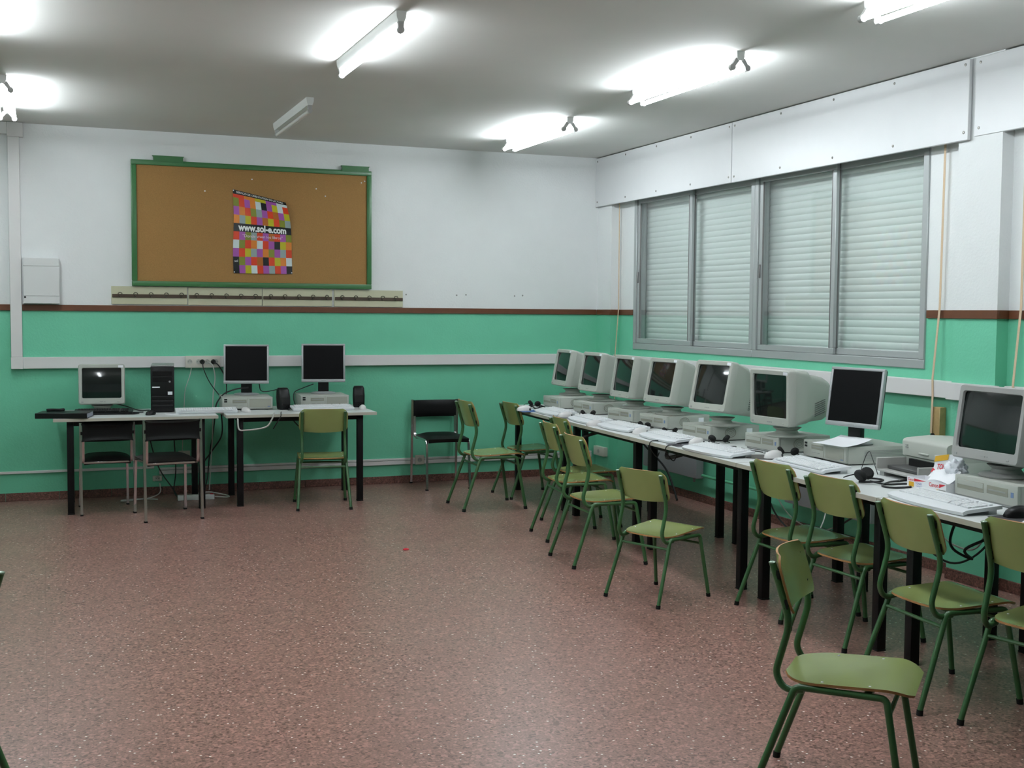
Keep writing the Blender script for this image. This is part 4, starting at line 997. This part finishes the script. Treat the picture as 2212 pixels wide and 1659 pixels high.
cable('thin cable hanging over the table edge beside the fourth keyboard', [(3.66,6.62,T_),(edge_x(6.6)-.006,6.60,TH+.004),(edge_x(6.6)-.012,6.60,.70),(3.62,6.60,.64),(3.66,6.64,.66)], .0035)
cable('second thin cable hanging over the table edge beside the fourth keyboard', [(3.66,6.36,T_),(edge_x(6.36)-.006,6.36,TH+.004),(edge_x(6.36)-.012,6.37,.70),(3.62,6.39,.64),(3.68,6.45,.66)], .0035)
cable('dark bundled cables hanging under the third table edge', [(3.70,6.42,.67),(3.66,6.50,.645),(3.68,6.58,.64),(3.73,6.66,.66)], .012)
cable('thin black cable dropping behind the third table', [(4.38,6.90,.70),(4.45,6.92,.45),(4.46,6.93,.25),(4.47,6.95,.008)], .004)
cable('long black cable drooping in a deep loop under the third table', [(4.40,6.70,.70),(4.44,6.62,.45),(4.45,6.50,.25),(4.47,6.28,.14),(4.47,6.05,.16),(4.46,5.80,.30),(4.42,5.60,.42),(4.38,5.45,.66)], .006)
cable('pale cable drooping above the long black loop under the third table', [(4.42,6.66,.70),(4.46,6.58,.45),(4.48,6.40,.26),(4.49,6.15,.20),(4.48,5.95,.24),(4.46,5.72,.36),(4.42,5.50,.66)], .004, CWHT)
cable('thin pale cable trailing from the wall pipe to the floor by the third table legs', [(4.90,6.55,.30),(4.72,6.35,.20),(4.60,6.30,.08),(4.56,6.30,.008),(4.45,6.35,.008)], .004, CWHT)
cable('thick black cables running down the wall in the far window corner', [(4.45,8.75,.70),(4.72,8.85,.45),(4.88,8.75,.25),(4.88,8.60,.10),(4.86,8.5,.01)], .009)
cable('coiled black cable hanging under the second table', [(4.30,8.10,.70),(4.33,8.16,.60),(4.36,8.06,.54),(4.35,7.92,.53),(4.33,7.84,.60),(4.30,7.86,.70)], .004)
cable('short dark cable bundle under the front of the second table', [(3.86,7.88,.668),(3.83,7.97,.645),(3.79,8.04,.615),(3.78,8.05,.60)], .012)
cable('black cable drooping under the fourth table behind the chairs', [(4.42,5.40,.66),(4.46,5.20,.36),(4.47,4.95,.24),(4.47,4.75,.30),(4.44,4.55,.48),(4.38,4.42,.66)], .006)
cable('pale cable drooping under the fourth table beside the black one', [(4.42,5.15,.66),(4.46,5.0,.40),(4.48,4.85,.33),(4.47,4.70,.38),(4.43,4.55,.66)], .005, CWHT)
cable('black cable drooping under the nearest table behind the last chairs', [(4.40,4.15,.66),(4.52,4.05,.48),(4.56,3.85,.34),(4.56,3.65,.30),(4.54,3.45,.34),(4.45,3.25,.66)], .006)
cable('thin dark cable hanging straight down under the nearest table', [(4.55,3.93,.69),(4.60,3.91,.4),(4.62,3.88,.15),(4.63,3.86,.008)], .003)
cable('tangled black cables hanging under the join of the two nearest tables', [(4.10,4.42,.66),(4.06,4.46,.50),(4.02,4.40,.44),(4.08,4.34,.40),(4.00,4.30,.46),(4.10,4.20,.55),(4.12,4.16,.66)], .007)
